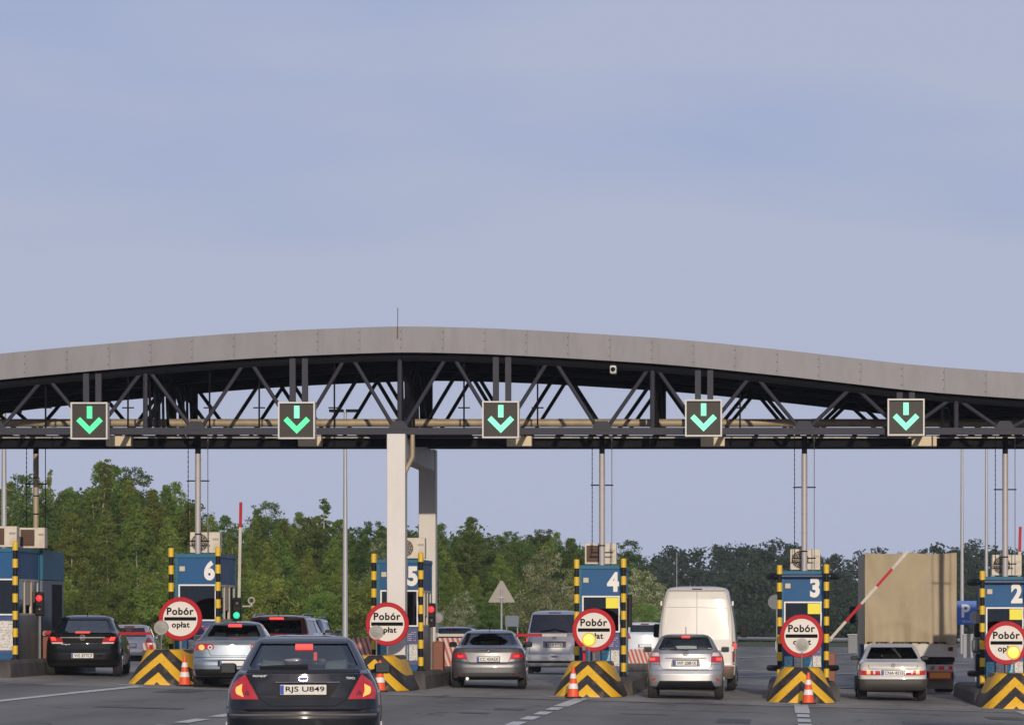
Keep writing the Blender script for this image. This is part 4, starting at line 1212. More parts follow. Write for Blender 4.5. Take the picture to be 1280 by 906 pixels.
class Veh:
    def __init__(s, name, x, y, rz, label, cat, group=None):
        s.e = empty(name, (x, y, gz(x, y) + 0.006), rz, label, cat, group)
    def cast(s, x, z):
        h = s.bvh.ray_cast(Vector((x, -3, z)), Vector((0, 1, 0)))
        if h[0] is None:
            h = s.bvh.find_nearest(Vector((x, 0.3, z)))
        return h[0], h[1]
    def patch(s, name, poly, material, off=0.006, parent=None, rows=None, cols=None, skirt=0.02):
        zmin, zmax = min(p[1] for p in poly), max(p[1] for p in poly)
        xw = max(p[0] for p in poly) - min(p[0] for p in poly)
        rows = rows or max(2, int((zmax - zmin) / 0.045) + 1); cols = cols or max(2, int(xw / 0.06) + 1)
        m = MB(); inn = []
        for r_ in range(rows + 1):
            z = zmin + (zmax - zmin) * r_ / rows
            zq = min(max(z, zmin + 1e-5), zmax - 1e-5)
            a, b = poly_rows(poly, zq)
            for c in range(cols + 1):
                x = a + (b - a) * c / cols
                p, n = s.cast(x, zq)
                if n.y > -0.05: n = Vector((n.x, -0.05, n.z)).normalized()
                m.v.append(tuple(p + n * off)); inn.append(tuple(p - n * skirt))
        k = cols + 1
        for r_ in range(rows):
            for c in range(cols):
                i = r_ * k + c
                m.f.append((i, i + 1, i + k + 1, i + k)); m.sm.append(True)
        loop = [c for c in range(k)] + [r_ * k + cols for r_ in range(1, rows + 1)] + [rows * k + c for c in range(cols - 1, -1, -1)] + [r_ * k for r_ in range(rows - 1, 0, -1)]
        base = len(m.v); m.v += [inn[i] for i in loop]
        L = len(loop)
        for q in range(L):
            m.f.append((loop[q], base + q, base + (q + 1) % L, loop[(q + 1) % L])); m.sm.append(False)
        me = m.mesh(name, material)
        return link_mesh(name, me, parent or s.e)
    def line(s, name, pts, r_, material=None, parent=None, off=0.0):
        P = []
        for (a, b) in zip(pts[:-1], pts[1:]):
            n = max(1, int(math.hypot(b[0] - a[0], b[1] - a[1]) / 0.06))
            for q in range(n): P.append((a[0] + (b[0] - a[0]) * q / n, a[1] + (b[1] - a[1]) * q / n))
        P.append(pts[-1])
        Q = []
        for (x, z) in P:
            p, n = s.cast(x, z); Q.append(p + n * off)
        return MB().tube(Q, r_, 5).build(name, material or M_SEAM, parent or s.e)
    def plate(s, z, txt, x=0.0, w=0.52, h=0.114, tilt=0.0, off=0.02):
        p, n = s.cast(x, z)
        pl = MB().bbox((0, 0, 0), (w, 0.012, h), 0.004).build('number_plate', M_PLATE, s.e, (x, p.y - off, z), (tilt, 0, 0))
        MB().box((-w / 2 + 0.022, -0.008, 0), (0.04, 0.004, h - 0.012)).build('country_band', M_EU, pl)
        MB().box((0, 0.004, 0), (w + 0.03, 0.012, h + 0.025)).build('plate_holder', M_PLAS, pl)
        if txt:
            o = lettering('plate_text', txt, 0.09, M_LET, pl, (0.02, -0.008, 0), bold=0.001, height=0.075)
            k = min(1.25, (w - 0.085) / max(0.01, o.dimensions.x if o.dimensions.x else 1))
            xs = [v.co.x for v in o.data.vertices]; k = (w - 0.085) / (max(xs) - min(xs))
            for v in o.data.vertices: v.co.x *= k
        return pl
    def wheel(s, x, y, r_, w, side):
        wq = MB().lathe([(r_ * 0.62, -w / 2), (r_ * 0.9, -w / 2), (r_ - 0.012, -w / 2 + 0.02), (r_, -w / 2 + 0.045), (r_, w / 2 - 0.045), (r_ - 0.012, w / 2 - 0.02), (r_ * 0.9, w / 2), (r_ * 0.62, w / 2)], 24, (0, 0, 0), 'x').build('wheel', M_TYRE, s.e, (x, y, r_))
        MB().lathe([(0.0, -0.02 * side), (r_ * 0.2, 0.0), (r_ * 0.63, 0.0), (r_ * 0.64, -0.06 * side)], 20, (side * (w / 2 - 0.012), 0, 0), 'x').build('rim', M_RIM, wq)
        sp = MB()
        for q in range(5):
            t = 2 * math.pi * q / 5
            sp.bar((side * (w / 2 - 0.004), 0, 0), (side * (w / 2 - 0.004), math.cos(t) * r_ * 0.58, math.sin(t) * r_ * 0.58), 0.05, 0.02)
        sp.build('spokes', M_RIM, wq)

def apply_bool(outer, cutters):
    o = bpy.data.objects.new('tmp', outer); COL.objects.link(o)
    tmp = [o]
    for c in cutters:
        co = bpy.data.objects.new('cut', c); COL.objects.link(co); tmp.append(co)
        md = o.modifiers.new('b', 'BOOLEAN'); md.operation = 'DIFFERENCE'; md.object = co; md.solver = 'EXACT'
    dg = bpy.context.evaluated_depsgraph_get(); dg.update()
    me = bpy.data.meshes.new_from_object(o.evaluated_get(dg))
    for q in tmp: bpy.data.objects.remove(q)
    me.polygons.foreach_set('use_smooth', [True] * len(me.polygons))
    me.set_sharp_from_angle(angle=R(32))
    return me

def make_car(name, x, y, rz, sp, label, cat='car', group='cars in the toll lanes', glassmat=None, seats=True):
    v = Veh(name, x, y, rz, label, cat, group)
    H, L = sp['H'], sp['L']
    bm_ = body_mesh(sp)
    outer = bm_.mesh('body', sp['paint'])
    b = bmesh.new(); b.from_mesh(outer); v.bvh = BVHTree.FromBMesh(b); b.free()
    hw = max(w for _, w in sp['width'])
    zb = sp['zbelt']
    cab = body_mesh(sp, 0.06, zb - 0.33, H - 0.055, sp['cab0'], sp['cab1']).mesh('c')
    cuts = [cab]
    rw = sp['rwin']
    cuts.append(MB().prism(rw, -0.6, sp['cab0'] + 1.0).mesh('c'))
    fw = sp.get('fwin')
    if fw: cuts.append(MB().prism(fw, sp['cab1'] - 0.5, L + 0.5).mesh('c'))
    swin = sp.get('swin', [])
    for poly in swin:                                       # polygons in (y, z)
        m = MB().prism([(py, pz) for py, pz in poly], -1.6, 1.6)
        m.v = [(vy, vx, vz) for vx, vy, vz in m.v]          # swap x and y
        cuts.append(m.mesh('c'))
    wr = sp.get('wr', 0.315); yw = sp['axles']
    for ya in yw:
        for sx in (-1, 1):
            cuts.append(MB().lathe([(wr + 0.045, -0.2), (wr + 0.045, 0.3)], 20, (sx * (hw - 0.1), ya, wr + 0.01), 'x').mesh('c'))
    me = apply_bool(outer, cuts)
    me.name = 'body'
    body = link_mesh('body', me, v.e)
    v.body = body
    gm = glassmat or M_CGL
    # glass: rear by projection, sides and windscreen as panes
    shrink = lambda poly, k: [(sum(p[0] for p in poly) / len(poly) + (p[0] - sum(q[0] for q in poly) / len(poly)) * k, sum(q[1] for q in poly) / len(poly) + (p[1] - sum(q[1] for q in poly) / len(poly)) * k) for p in poly]
    v.rglass = v.patch('rear_window', shrink(rw, 1.03), gm, off=-0.012, skirt=0.004)
    if fw:
        m = MB()
        for (px, pz) in shrink(fw, 1.04):
            h = v.bvh.ray_cast(Vector((px, L + 2, pz)), Vector((0, -1, 0)))
            m.v.append(tuple(h[0] + h[1] * -0.012) if h[0] else (px, sp['cab1'], pz))
        m.f.append(tuple(range(len(fw)))); m.sm.append(False)
        m.build('windscreen', M_CGL, v.e)
    for poly in swin:
        for sx in (-1, 1):
            m = MB()
            for (py, pz) in shrink(poly, 1.03):
                h = v.bvh.ray_cast(Vector((sx * 2.5, py, pz)), Vector((-sx, 0, 0)))
                m.v.append(tuple(h[0] + h[1] * -0.012) if h[0] else (sx * hw * 0.8, py, pz))
            m.f.append(tuple(range(len(poly)))); m.sm.append(False)
            m.build('side_window', gm, v.e)
    if seats:
        yd = sp['cab1']
        for sx in (-0.37, 0.37):
            for ys, hh in ((yd - 1.55, H - 0.42), (yd - 2.45, H - 0.5)):
                st = MB().bbox((sx, ys, (0.35 + hh) / 2), (0.46, 0.14, hh - 0.35), 0.06).build('seat', sp.get('seatmat', M_SEAT), v.e)
                MB().bbox((sx, ys - 0.01, hh + 0.10), (0.26, 0.1, 0.17), 0.045).build('headrest', sp.get('seatmat', M_SEAT), st)
        MB().bbox((0, yd - 0.62, zb - 0.08), (1.3, 0.5, 0.14), 0.05).build('dashboard', M_CABIN, v.e)
        MB().bbox((0, yd - 1.0, H - 0.16), (0.22, 0.03, 0.07), 0.02).build('rear_mirror', M_PLAS, v.e)
        MB().box((0, sp['cab0'] + 0.28, zb - 0.04), (1.1, 0.5, 0.02)).build('parcel_shelf', M_CABIN, v.e)
        MB().tube([(-0.37 + 0.18 * math.cos(t), yd - 1.05 - 0.06 * math.sin(t), zb - 0.02 + 0.18 * math.sin(t)) for t in [2 * math.pi * q / 16 for q in range(17)]], 0.015, 5, cap=False).build('steering_wheel', M_PLAS, v.e)
    for ya in yw:
        for sx in (-1, 1):
            v.wheel(sx * (hw - 0.135 + sp.get('wx', 0)), ya, wr, 0.21, sx)
    MB().box((0, L * 0.5, 0.26), (hw * 1.5, L * 0.75, 0.1)).build('underbody', M_PLAS, v.e)
    # mirrors
    ym = sp['mirror'][0]; zm = sp['mirror'][1]
    for sx in (-1, 1):
        h = v.bvh.ray_cast(Vector((sx * 2.5, ym, zm)), Vector((-sx, 0, 0)))
        xs_ = h[0].x if h[0] else sx * hw * 0.9
        mw, mh = sp.get('mir', (0.19, 0.13))
        mo = MB().bbox((0, 0, 0), (mw, 0.12, mh), 0.035).build('door_mirror', sp.get('mirmat', sp['paint']), v.e, (xs_ + sx * (mw / 2 + 0.05), ym, zm + 0.03))
        MB().bbox((0, -0.062, 0), (mw * 0.82, 0.01, mh * 0.78), 0.004).build('mirror_glass', M_MIRG, mo)
        MB().bar((-sx * mw * 0.4, 0.02, -0.03), (-sx * (mw / 2 + 0.09), 0.05, -0.05), 0.05, 0.05).build('mirror_arm', sp.get('mirmat', sp['paint']), mo)
    return v

def prof(kind, L, H, zb, zd=1.0, hw=0.9, roofw=0.58, win_y=(0.55, 1.25), tail=0.06, roof_y=None, lipy=None):
    """rear, front and width profiles of a car body"""
    sp = {'L': L, 'H': H, 'zbelt': zb}
    if kind == 'sedan':
        sp['rear'] = [(0.26, 0.14), (0.31, 0.05), (0.38, 0.01), (0.52, 0.0), (0.60, 0.015), (0.64, 0.05), (zd - 0.10, 0.075), (zd - 0.03, 0.06), (zd - 0.005, 0.075), (zd + 0.015, 0.13), (zd + 0.04, win_y[0] - 0.05), (zd + 0.06, win_y[0]), (H - 0.075, win_y[1]), (H - 0.03, win_y[1] + 0.22), (H - 0.01, win_y[1] + 0.45), (H, win_y[1] + 0.7)]
    else:
        sp['rear'] = [(0.26, 0.14), (0.31, 0.05), (0.38, 0.01), (0.52, 0.0), (0.62, 0.015), (0.66, 0.05), (zd - 0.08, 0.09), (zd, 0.13), (zd + 0.04, win_y[0]), (H - 0.10, win_y[1]), (H - 0.065, win_y[1] - 0.02), (H - 0.03, win_y[1] + 0.06), (H - 0.012, win_y[1] + 0.3), (H, win_y[1] + 0.75)]
    sp['front'] = [(0.20, L - 0.14), (0.3, L - 0.02), (0.5, L), (0.62, L - 0.04), (0.72, L - 0.2), (0.80, L - 0.55), (0.88, L - 0.95), (zb + 0.02, L - 1.25), (H - 0.09, L - 2.0), (H - 0.03, L - 2.3), (H - 0.01, L - 2.5), (H, L - 2.7)]
    sp['width'] = [(0.20, hw * 0.90), (0.28, hw * 0.965), (0.45, hw * 0.99), (0.66, hw), (0.82, hw * 0.985), (zb - 0.06, hw * 0.94), (zb, hw * 0.90), (zb + 0.03, hw * 0.87), (H - 0.11, roofw * 1.06), (H - 0.07, roofw), (H - 0.04, roofw * 0.90), (H - 0.018, roofw * 0.74), (H - 0.005, roofw * 0.5), (H, roofw * 0.3)]
    sp['rc'] = [(0.2, 0.3), (0.6, 0.28), (zb, 0.24), (zb + 0.1, 0.2), (H - 0.1, 0.16), (H, 0.1)]
    sp['crown'] = [(0.2, 0.10), (0.6, 0.10), (zb, 0.12), (zb + 0.1, 0.16), (H - 0.1, 0.12), (H, 0.1)]
    sp['cab0'] = win_y[0] - 0.02 if kind == 'sedan' else 0.3
    sp['cab1'] = L - 1.1
    sp['axles'] = (0.95 if kind == 'sedan' else 0.75, L - 0.9)
    yb0 = win_y[0] + 0.45 if kind == 'sedan' else 0.65
    yt0 = win_y[1] + 0.05 if kind == 'sedan' else win_y[1] + 0.25
    mid = (yb0 + L - 1.6) / 2
    ztop = H - 0.135; zbt = zb + 0.05
    sp['swin'] = [[(yb0 + 0.12, zbt), (mid - 0.04, zbt), (mid - 0.04, ztop), (yt0 + 0.15, ztop)], [(mid + 0.06, zbt), (L - 1.55, zbt), (L - 2.15, ztop), (mid + 0.06, ztop)]]
    sp['fwin'] = [(-hw * 0.68, zb + 0.07), (hw * 0.68, zb + 0.07), (roofw * 0.86, H - 0.13), (-roofw * 0.86, H - 0.13)]
    sp['mirror'] = (L - 1.75, zb + 0.03)
    return sp

def badge(v, kind, x, z, r_):
    p, n = v.cast(x, z)
    n = Vector((0, n.y, n.z)).normalized()
    ang = math.atan2(n.z, -n.y)
    e = None
    if kind == 'oval':
        m = MB().lathe([(0, -0.012), (r_ * 0.85, -0.012), (r_, -0.004), (r_, 0.004)], 24, (0, 0, 0), 'y'); m.v = [(a, b, c * 0.45) for a, b, c in m.v]
        e = m.build('badge', M_CHR, v.e)
        m = MB().lathe([(0, -0.015), (r_ * 0.8, -0.015), (r_ * 0.8, -0.01)], 24, (0, 0, 0), 'y'); m.v = [(a, b, c * 0.38) for a, b, c in m.v]
        m.build('emblem', M_EU, e)
    elif kind in ('ring_vw', 'ring_bolt', 'ring_star'):
        e = MB().tube([(r_ * math.cos(t), 0, r_ * math.sin(t)) for t in [2 * math.pi * q / 20 for q in range(21)]], r_ * 0.13, 5, cap=False).build('badge', M_CHR, v.e)
        g = MB(); d = r_ * 0.2
        if kind == 'ring_vw':
            MB().lathe([(0, -0.002), (r_, -0.002), (r_, 0.006), (0, 0.006)], 20, (0, 0, 0), 'y').build('badge_disc', M_PLAS, e)
            for a, b in (((-0.42, 0.9), (0, 0.1)), ((0.42, 0.9), (0, 0.1)), ((-0.85, 0.45), (-0.38, -0.8)), ((0.85, 0.45), (0.38, -0.8)), ((-0.38, -0.8), (0, -0.02)), ((0.38, -0.8), (0, -0.02))):
                g.bar((a[0] * r_, -0.006, a[1] * r_), (b[0] * r_, -0.006, b[1] * r_), d, 0.006)
        elif kind == 'ring_bolt':
            g.bar((-r_ * 1.0, -0.004, -0.15 * r_), (r_ * 0.5, -0.004, 0.02), d * 1.3, 0.006); g.bar((-r_ * 0.5, -0.005, -0.02), (r_, -0.005, 0.15 * r_), d * 1.3, 0.006)
        else:
            for q in range(3):
                t = math.pi / 2 + 2 * math.pi * q / 3
                g.bar((0, -0.004, 0), (r_ * math.cos(t), -0.004, r_ * math.sin(t)), d, 0.006)
        g.build('emblem', M_CHR, e)
    elif kind == 'roundel':
        e = MB().lathe([(0, -0.01), (r_, -0.008), (r_, 0.004)], 24, (0, 0, 0), 'y').build('badge', M_PLAS, v.e)
        for q in range(4):
            pts = [(0, 0)] + [(r_ * 0.62 * math.cos(t), r_ * 0.62 * math.sin(t)) for t in [math.pi / 2 * (q + j / 5) for j in range(6)]]
            MB().prism(pts, -0.014, -0.0102).build('emblem', M_WHITE if q % 2 == 0 else M_EU, e)
    elif kind == 'ellipses':
        e = MB().tube([(r_ * math.cos(t), 0, r_ * 0.68 * math.sin(t)) for t in [2 * math.pi * q / 24 for q in range(25)]], r_ * 0.1, 5, cap=False).build('badge', M_CHR, v.e)
        MB().tube([(r_ * 0.38 * math.cos(t), -0.004, r_ * 0.66 * math.sin(t)) for t in [2 * math.pi * q / 20 for q in range(21)]], r_ * 0.09, 5, cap=False).tube([(r_ * 0.66 * math.cos(t), -0.004, r_ * (0.36 + 0.28 * math.sin(t))) for t in [2 * math.pi * q / 20 for q in range(21)]], r_ * 0.09, 5, cap=False).build('emblem', M_CHR, e)
    e.location = (x, p.y - 0.012, z + 0.002)
    e.rotation_euler = (-ang, 0, 0)
def mirrored(poly): return [(-x, z) for x, z in poly]
def both(v, name, poly, m, **kw):
    return [v.patch(name, poly, m, **kw), v.patch(name, mirrored(poly), m, **kw)]
def model_text(v, txt, x, z, h, w):
    p, n = v.cast(x, z)
    o = lettering('model_lettering', txt, 0.05, M_CHR, v.e, (x, p.y - 0.008, z), height=h)
    xs = [q.co.x for q in o.data.vertices]; k = w / (max(xs) - min(xs))
    for q in o.data.vertices: q.co.x *= k

# ---- dark blue hatchback in front (nearest)
sp = prof('hatch', 4.73, 1.50, 1.06, 1.08, 0.905, 0.575, (0.42, 1.30))
sp['rear'] = [(0.20, 0.14), (0.27, 0.05), (0.36, 0.01), (0.56, 0.0), (0.64, 0.012), (0.67, 0.06), (0.80, 0.085), (0.98, 0.105), (1.06, 0.115), (1.075, 0.15), (1.085, 0.28), (1.10, 0.40), (1.42, 1.18), (1.455, 1.30), (1.475, 1.46), (1.49, 1.75), (1.50, 2.1)]
sp['width'] = [(0.20, 0.83), (0.28, 0.875), (0.45, 0.895), (0.70, 0.905), (0.85, 0.885), (0.98, 0.835), (1.06, 0.785), (1.10, 0.755), (1.38, 0.60), (1.43, 0.565), (1.46, 0.52), (1.48, 0.44), (1.493, 0.33), (1.50, 0.2)]
sp['paint'] = paint('dark_blue', (0.0035, 0.0055, 0.009), 0.0, 0.6, 0.9, 0.1)
sp['rwin'] = [(-0.60, 1.115), (0.60, 1.115), (0.615, 1.16), (0.50, 1.40), (-0.50, 1.40), (-0.615, 1.16)]
sp['cab0'] = 0.42; sp['axles'] = (0.95, 3.75); sp['wr'] = 0.32; sp['mirror'] = (2.75, 1.06); sp['mir'] = (0.2, 0.13)
sp['seatmat'] = mat('seat_tan', (0.16, 0.17, 0.14), 0.9)
v = make_car('hatchback_car', PX(379, 37.6), 37.6, R(7.6), sp, 'dark blue hatchback in the foreground, nearest of all cars')
for p_ in both(v, 'tail_light', [(0.50, 0.775), (0.80, 0.775), (0.815, 0.86), (0.765, 0.97), (0.655, 1.05), (0.645, 1.05)], M_LENS, off=0.012):
    sx = 1 if p_.data.vertices[0].co.x > 0 else -1
    v.patch('lamp_bulb', [(sx * a, b) for a, b in [(0.655, 0.80), (0.715, 0.80), (0.755, 0.86), (0.745, 0.92), (0.69, 0.945), (0.665, 0.925), (0.71, 0.895), (0.70, 0.855), (0.66, 0.835)]] if False else [(sx * 0.665, 0.80), (sx * 0.735, 0.82), (sx * 0.755, 0.88), (sx * 0.735, 0.935), (sx * 0.68, 0.945), (sx * 0.685, 0.87)], M_BRKY, off=0.016, parent=p_)
    v.patch('reverse_lamp', [(sx * 0.59, 0.82), (sx * 0.65, 0.82), (sx * 0.66, 0.87), (sx * 0.62, 0.88)], M_LENSD, off=0.016, parent=p_)
v.patch('brake_light', [(-0.10, 1.345), (0.10, 1.345), (0.10, 1.385), (-0.10, 1.385)], M_BRK, off=0.012)
v.patch('rear_wiper', [(-0.5, 1.125), (0.05, 1.125), (0.05, 1.15), (-0.35, 1.138)], M_PLAS, off=0.02)
v.patch('lid_lip', [(-0.64, 1.075), (0.64, 1.075), (0.63, 1.105), (-0.63, 1.105)], M_PLAS, off=0.006)
v.line('tailgate_gap', [(-0.62, 1.07), (-0.475, 0.77), (-0.36, 0.70), (0.36, 0.70), (0.475, 0.77), (0.62, 1.07)], 0.006)
v.patch('plate_recess', [(-0.30, 0.79), (0.30, 0.79), (0.40, 0.955), (-0.32, 0.955)], M_PLAS, off=0.004)
v.plate(0.885, 'RJS U849', tilt=R(5))
v.line('chrome_strip', [(-0.31, 0.965), (0.41, 0.965)], 0.008, M_CHR, off=0.01)
v.line('bumper_gap', [(-0.86, 0.665), (0.86, 0.665)], 0.006)
v.line('bumper_strip', [(-0.82, 0.60), (0.82, 0.60)], 0.012, mat('strip_grey', (0.12, 0.11, 0.09), 0.4), off=0.004)
badge(v, 'oval', 0.0, 1.005, 0.07)
model_text(v, 'MONDEO', -0.48, 1.04, 0.022, 0.17)
model_text(v, 'TDCi', 0.53, 1.015, 0.024, 0.1)
v.patch('lower_valance', [(-0.7, 0.22), (0.7, 0.22), (0.72, 0.34), (-0.72, 0.34)], M_PLAS, off=0.006)
MB().bbox((0.12, 2.2, 1.24), (0.04, 0.04, 0.10), 0.01).build('hanging_charm', M_BRK, v.e)

# ---- silver sedan behind the first cone
sp = prof('sedan', 4.77, 1.475, 1.04, 1.06, 0.91, 0.56, (0.62, 1.38))
sp['paint'] = paint('silver_blue', (0.20, 0.245, 0.29), 0.55, 0.42)
sp['rwin'] = [(-0.565, 1.135), (0.565, 1.135), (0.58, 1.17), (0.46, 1.385), (-0.46, 1.385), (-0.58, 1.17)]
v = make_car('sedan_car', PX(290, 72.6), 72.6, R(6.5), sp, 'silver blue sedan beside booth six behind the traffic cone', glassmat=glass('car_glass_mid', (0.48, 0.54, 0.58), 1.1))
for p_ in both(v, 'tail_light', [(0.40, 0.83), (0.80, 0.82), (0.80, 0.955), (0.72, 0.985), (0.44, 0.985), (0.385, 0.93)], M_LENS, off=0.01):
    sx = 1 if p_.data.vertices[0].co.x > 0 else -1
    for (cx, r_, mm, nm) in ((0.66, 0.062, M_BRKY, 'lamp_bulb'), (0.475, 0.056, M_CLR, 'clear_ring')):
        q = [(sx * cx + r_ * math.cos(t), 0.902 + r_ * math.sin(t)) for t in [2 * math.pi * k / 12 for k in range(12)]]
        v.patch(nm, q, mm, off=0.014, parent=p_, rows=6, cols=5)
        if nm == 'clear_ring':
            q = [(sx * cx + 0.026 * math.cos(t), 0.902 + 0.026 * math.sin(t)) for t in [2 * math.pi * k / 10 for k in range(10)]]
            v.patch('ring_centre', q, M_LENSD, off=0.018, parent=p_, rows=4, cols=3)
v.patch('brake_light', [(-0.15, 1.365), (0.15, 1.365), (0.14, 1.40), (-0.14, 1.40)], M_BRK, off=0.01)
v.line('boot_gap', [(-0.60, 1.055), (-0.50, 0.80), (-0.46, 0.72), (0.46, 0.72), (0.50, 0.80), (0.60, 1.055)], 0.006)
v.line('bumper_gap', [(-0.87, 0.685), (0.87, 0.685)], 0.006)
v.patch('chrome_strip', [(-0.82, 0.602), (0.82, 0.602), (0.82, 0.62), (-0.82, 0.62)], M_CHR, off=0.008)
v.patch('lower_valance', [(-0.84, 0.275), (0.84, 0.275), (0.86, 0.43), (-0.86, 0.43)], M_PLAS, off=0.008)
v.patch('plate_recess', [(-0.31, 0.49), (0.31, 0.49), (0.31, 0.63), (-0.31, 0.63)], M_PLAS, off=0.006)
v.plate(0.555, 'WX 48207'[:0])
badge(v, 'ring_vw', 0.0, 0.895, 0.062)
MB().tube([(0, 1.75, 1.47), (0, 1.68, 1.53)], 0.012, 5).build('roof_antenna', M_PLAS, v.e)

# ---- black hatchback at far left
sp = prof('hatch', 4.83, 1.49, 1.03, 1.02, 0.928, 0.59, (0.30, 1.25))
sp['rear'] = [(0.25, 0.14), (0.30, 0.05), (0.40, 0.0), (0.56, 0.0), (0.66, 0.05), (0.80, 0.075), (0.95, 0.065), (1.03, 0.05), (1.06, 0.08), (1.075, 0.22), (1.09, 0.34), (1.385, 1.08), (1.43, 1.22), (1.46, 1.45), (1.48, 1.8), (1.49, 2.1)]
sp['paint'] = paint('black_green', (0.003, 0.004, 0.004), 0.0, 0.6, 0.7, 0.1)
sp['rwin'] = [(-0.64, 1.10), (0.64, 1.10), (0.655, 1.14), (0.53, 1.375), (-0.53, 1.375), (-0.655, 1.14)]
sp['cab0'] = 0.38
v = make_car('hatchback_car', PX(103, 80.3), 80.3, R(8.0), sp, 'black hatchback in the leftmost lane beside the red signal', glassmat=M_CGLD)
for p_ in both(v, 'tail_light', [(0.45, 0.80), (0.74, 0.80), (0.80, 0.98), (0.52, 0.97)], M_LENS, off=0.01):
    sx = 1 if p_.data.vertices[0].co.x > 0 else -1
    v.patch('lamp_bulb', [(sx * 0.62, 0.87), (sx * 0.735, 0.87), (sx * 0.76, 0.955), (sx * 0.66, 0.955)], M_BRK, off=0.014, parent=p_)
    v.patch('clear_strip', [(sx * 0.455, 0.79), (sx * 0.72, 0.79), (sx * 0.73, 0.825), (sx * 0.48, 0.825)], M_CLR, off=0.014, parent=p_)
v.patch('brake_light', [(-0.17, 1.045), (0.17, 1.045), (0.17, 1.075), (-0.17, 1.075)], M_BRK, off=0.012)
v.patch('chrome_strip', [(-0.53, 0.93), (0.53, 0.93), (0.53, 0.955), (-0.53, 0.955)], M_CHR, off=0.012)
v.line('tailgate_gap', [(-0.64, 1.07), (-0.50, 0.68), (0.50, 0.68), (0.64, 1.07)], 0.006)
v.plate(0.505, 'WE 877CF')
badge(v, 'ring_bolt', 0.0, 0.94, 0.062)
model_text(v, 'Insignia', -0.4, 0.775, 0.028, 0.2)
v.patch('lower_valance', [(-0.8, 0.275), (0.8, 0.275), (0.82, 0.33), (-0.82, 0.33)], M_PLAS, off=0.006)
MB().tube([(0, 1.9, 1.485), (0, 1.8, 1.55)], 0.012, 5).build('roof_antenna', M_PLAS, v.e)
MB().bbox((-0.03, 1.35, 1.27), (0.13, 0.05, 0.14), 0.05).build('sun_charm', mat('charm_orange', (0.4, 0.15, 0.04), 0.8), v.e)

# ---- grey sedan between booths five and four
sp = prof('sedan', 4.84, 1.41, 0.98, 0.97, 0.923, 0.58, (0.58, 1.30))
sp['paint'] = paint('warm_grey', (0.150, 0.152, 0.155), 0.6, 0.4)
sp['rwin'] = [(-0.66, 1.04), (0.66, 1.04), (0.675, 1.07), (0.54, 1.32), (-0.54, 1.32), (-0.675, 1.07)]
sp['mirmat'] = M_PLAS
v = make_car('sedan_car', PX(610.5, 79.2), 79.2, R(4.0), sp, 'grey sedan in the lane between booths five and four', glassmat=M_CGLD)
for p_ in both(v, 'tail_light', [(0.49, 0.70), (0.80, 0.72), (0.82, 0.80), (0.76, 0.855), (0.54, 0.855)], M_LENS, off=0.01):
    sx = 1 if p_.data.vertices[0].co.x > 0 else -1
    v.patch('lamp_bulb', [(sx * 0.60, 0.75), (sx * 0.72, 0.75), (sx * 0.73, 0.81), (sx * 0.61, 0.81)], mat('tail_glow', (0.5, 0.03, 0.03), 0.3, emit=(1.0, 0.03, 0.04), estr=0.7), off=0.014, parent=p_)
v.line('boot_gap', [(-0.62, 0.955), (-0.50, 0.68), (-0.42, 0.60), (0.42, 0.60), (0.50, 0.68), (0.62, 0.955)], 0.006)
v.line('bumper_gap', [(-0.88, 0.66), (-0.5, 0.645)], 0.006); v.line('bumper_gap', [(0.5, 0.645), (0.88, 0.66)], 0.006)
both(v, 'reflector', [(0.56, 0.345), (0.76, 0.355), (0.76, 0.39), (0.56, 0.38)], M_LENSD, off=0.008)
v.patch('lower_valance', [(-0.72, 0.265), (0.72, 0.265), (0.74, 0.30), (-0.74, 0.30)], M_PLAS, off=0.008)
v.plate(0.71, 'CC 43ASX')
badge(v, 'roundel', 0.0, 0.90, 0.045)
MB().tube([(-0.5, 0.1, 0.25), (-0.5, -0.01, 0.25)], 0.04, 10).build('exhaust_pipe', M_CHR, v.e)
MB().tube([(0, 1.65, 1.40), (0, 1.58, 1.46)], 0.012, 5).build('roof_antenna', M_PLAS, v.e)

# ---- silver hatchback between booths four and three
sp = prof('hatch', 4.22, 1.475, 1.04, 1.05, 0.88, 0.56, (0.22, 0.62))
sp['rear'] = [(0.27, 0.15), (0.31, 0.05), (0.40, 0.0), (0.56, 0.0), (0.64, 0.03), (0.67, 0.07), (0.85, 0.10), (1.02, 0.14), (1.06, 0.19), (1.10, 0.23), (1.40, 0.52), (1.425, 0.46), (1.45, 0.50), (1.462, 0.8), (1.475, 1.25)]
sp['paint'] = paint('silver', (0.43, 0.43, 0.43), 0.65, 0.42)
sp['rwin'] = [(-0.585, 1.10), (0.585, 1.10), (0.61, 1.14), (0.495, 1.395), (-0.495, 1.395), (-0.61, 1.14)]
sp['cab0'] = 0.28; sp['axles'] = (0.72, 3.3)
v = make_car('hatchback_car', PX(857, 74.4), 74.4, R(1.2), sp, 'silver hatchback right behind the white panel van', glassmat=glass('car_glass_clear', (0.80, 0.84, 0.82), 0.8))
for p_ in both(v, 'tail_light', [(0.565, 0.83), (0.84, 0.83), (0.845, 0.90), (0.79, 1.05), (0.60, 1.05), (0.575, 0.99)], M_LENS, off=0.01):
    sx = 1 if p_.data.vertices[0].co.x > 0 else -1
    v.patch('clear_lamp', [(sx * 0.58, 0.965), (sx * 0.81, 0.965), (sx * 0.78, 1.04), (sx * 0.605, 1.04)], M_CLR, off=0.014, parent=p_)
    v.patch('lamp_bulb', [(sx * 0.68, 0.87), (sx * 0.80, 0.87), (sx * 0.80, 0.93), (sx * 0.68, 0.93)], M_BRK, off=0.014, parent=p_)
v.patch('brake_light', [(-0.095, 1.385), (0.095, 1.385), (0.09, 1.415), (-0.09, 1.415)], M_BRK, off=0.012)
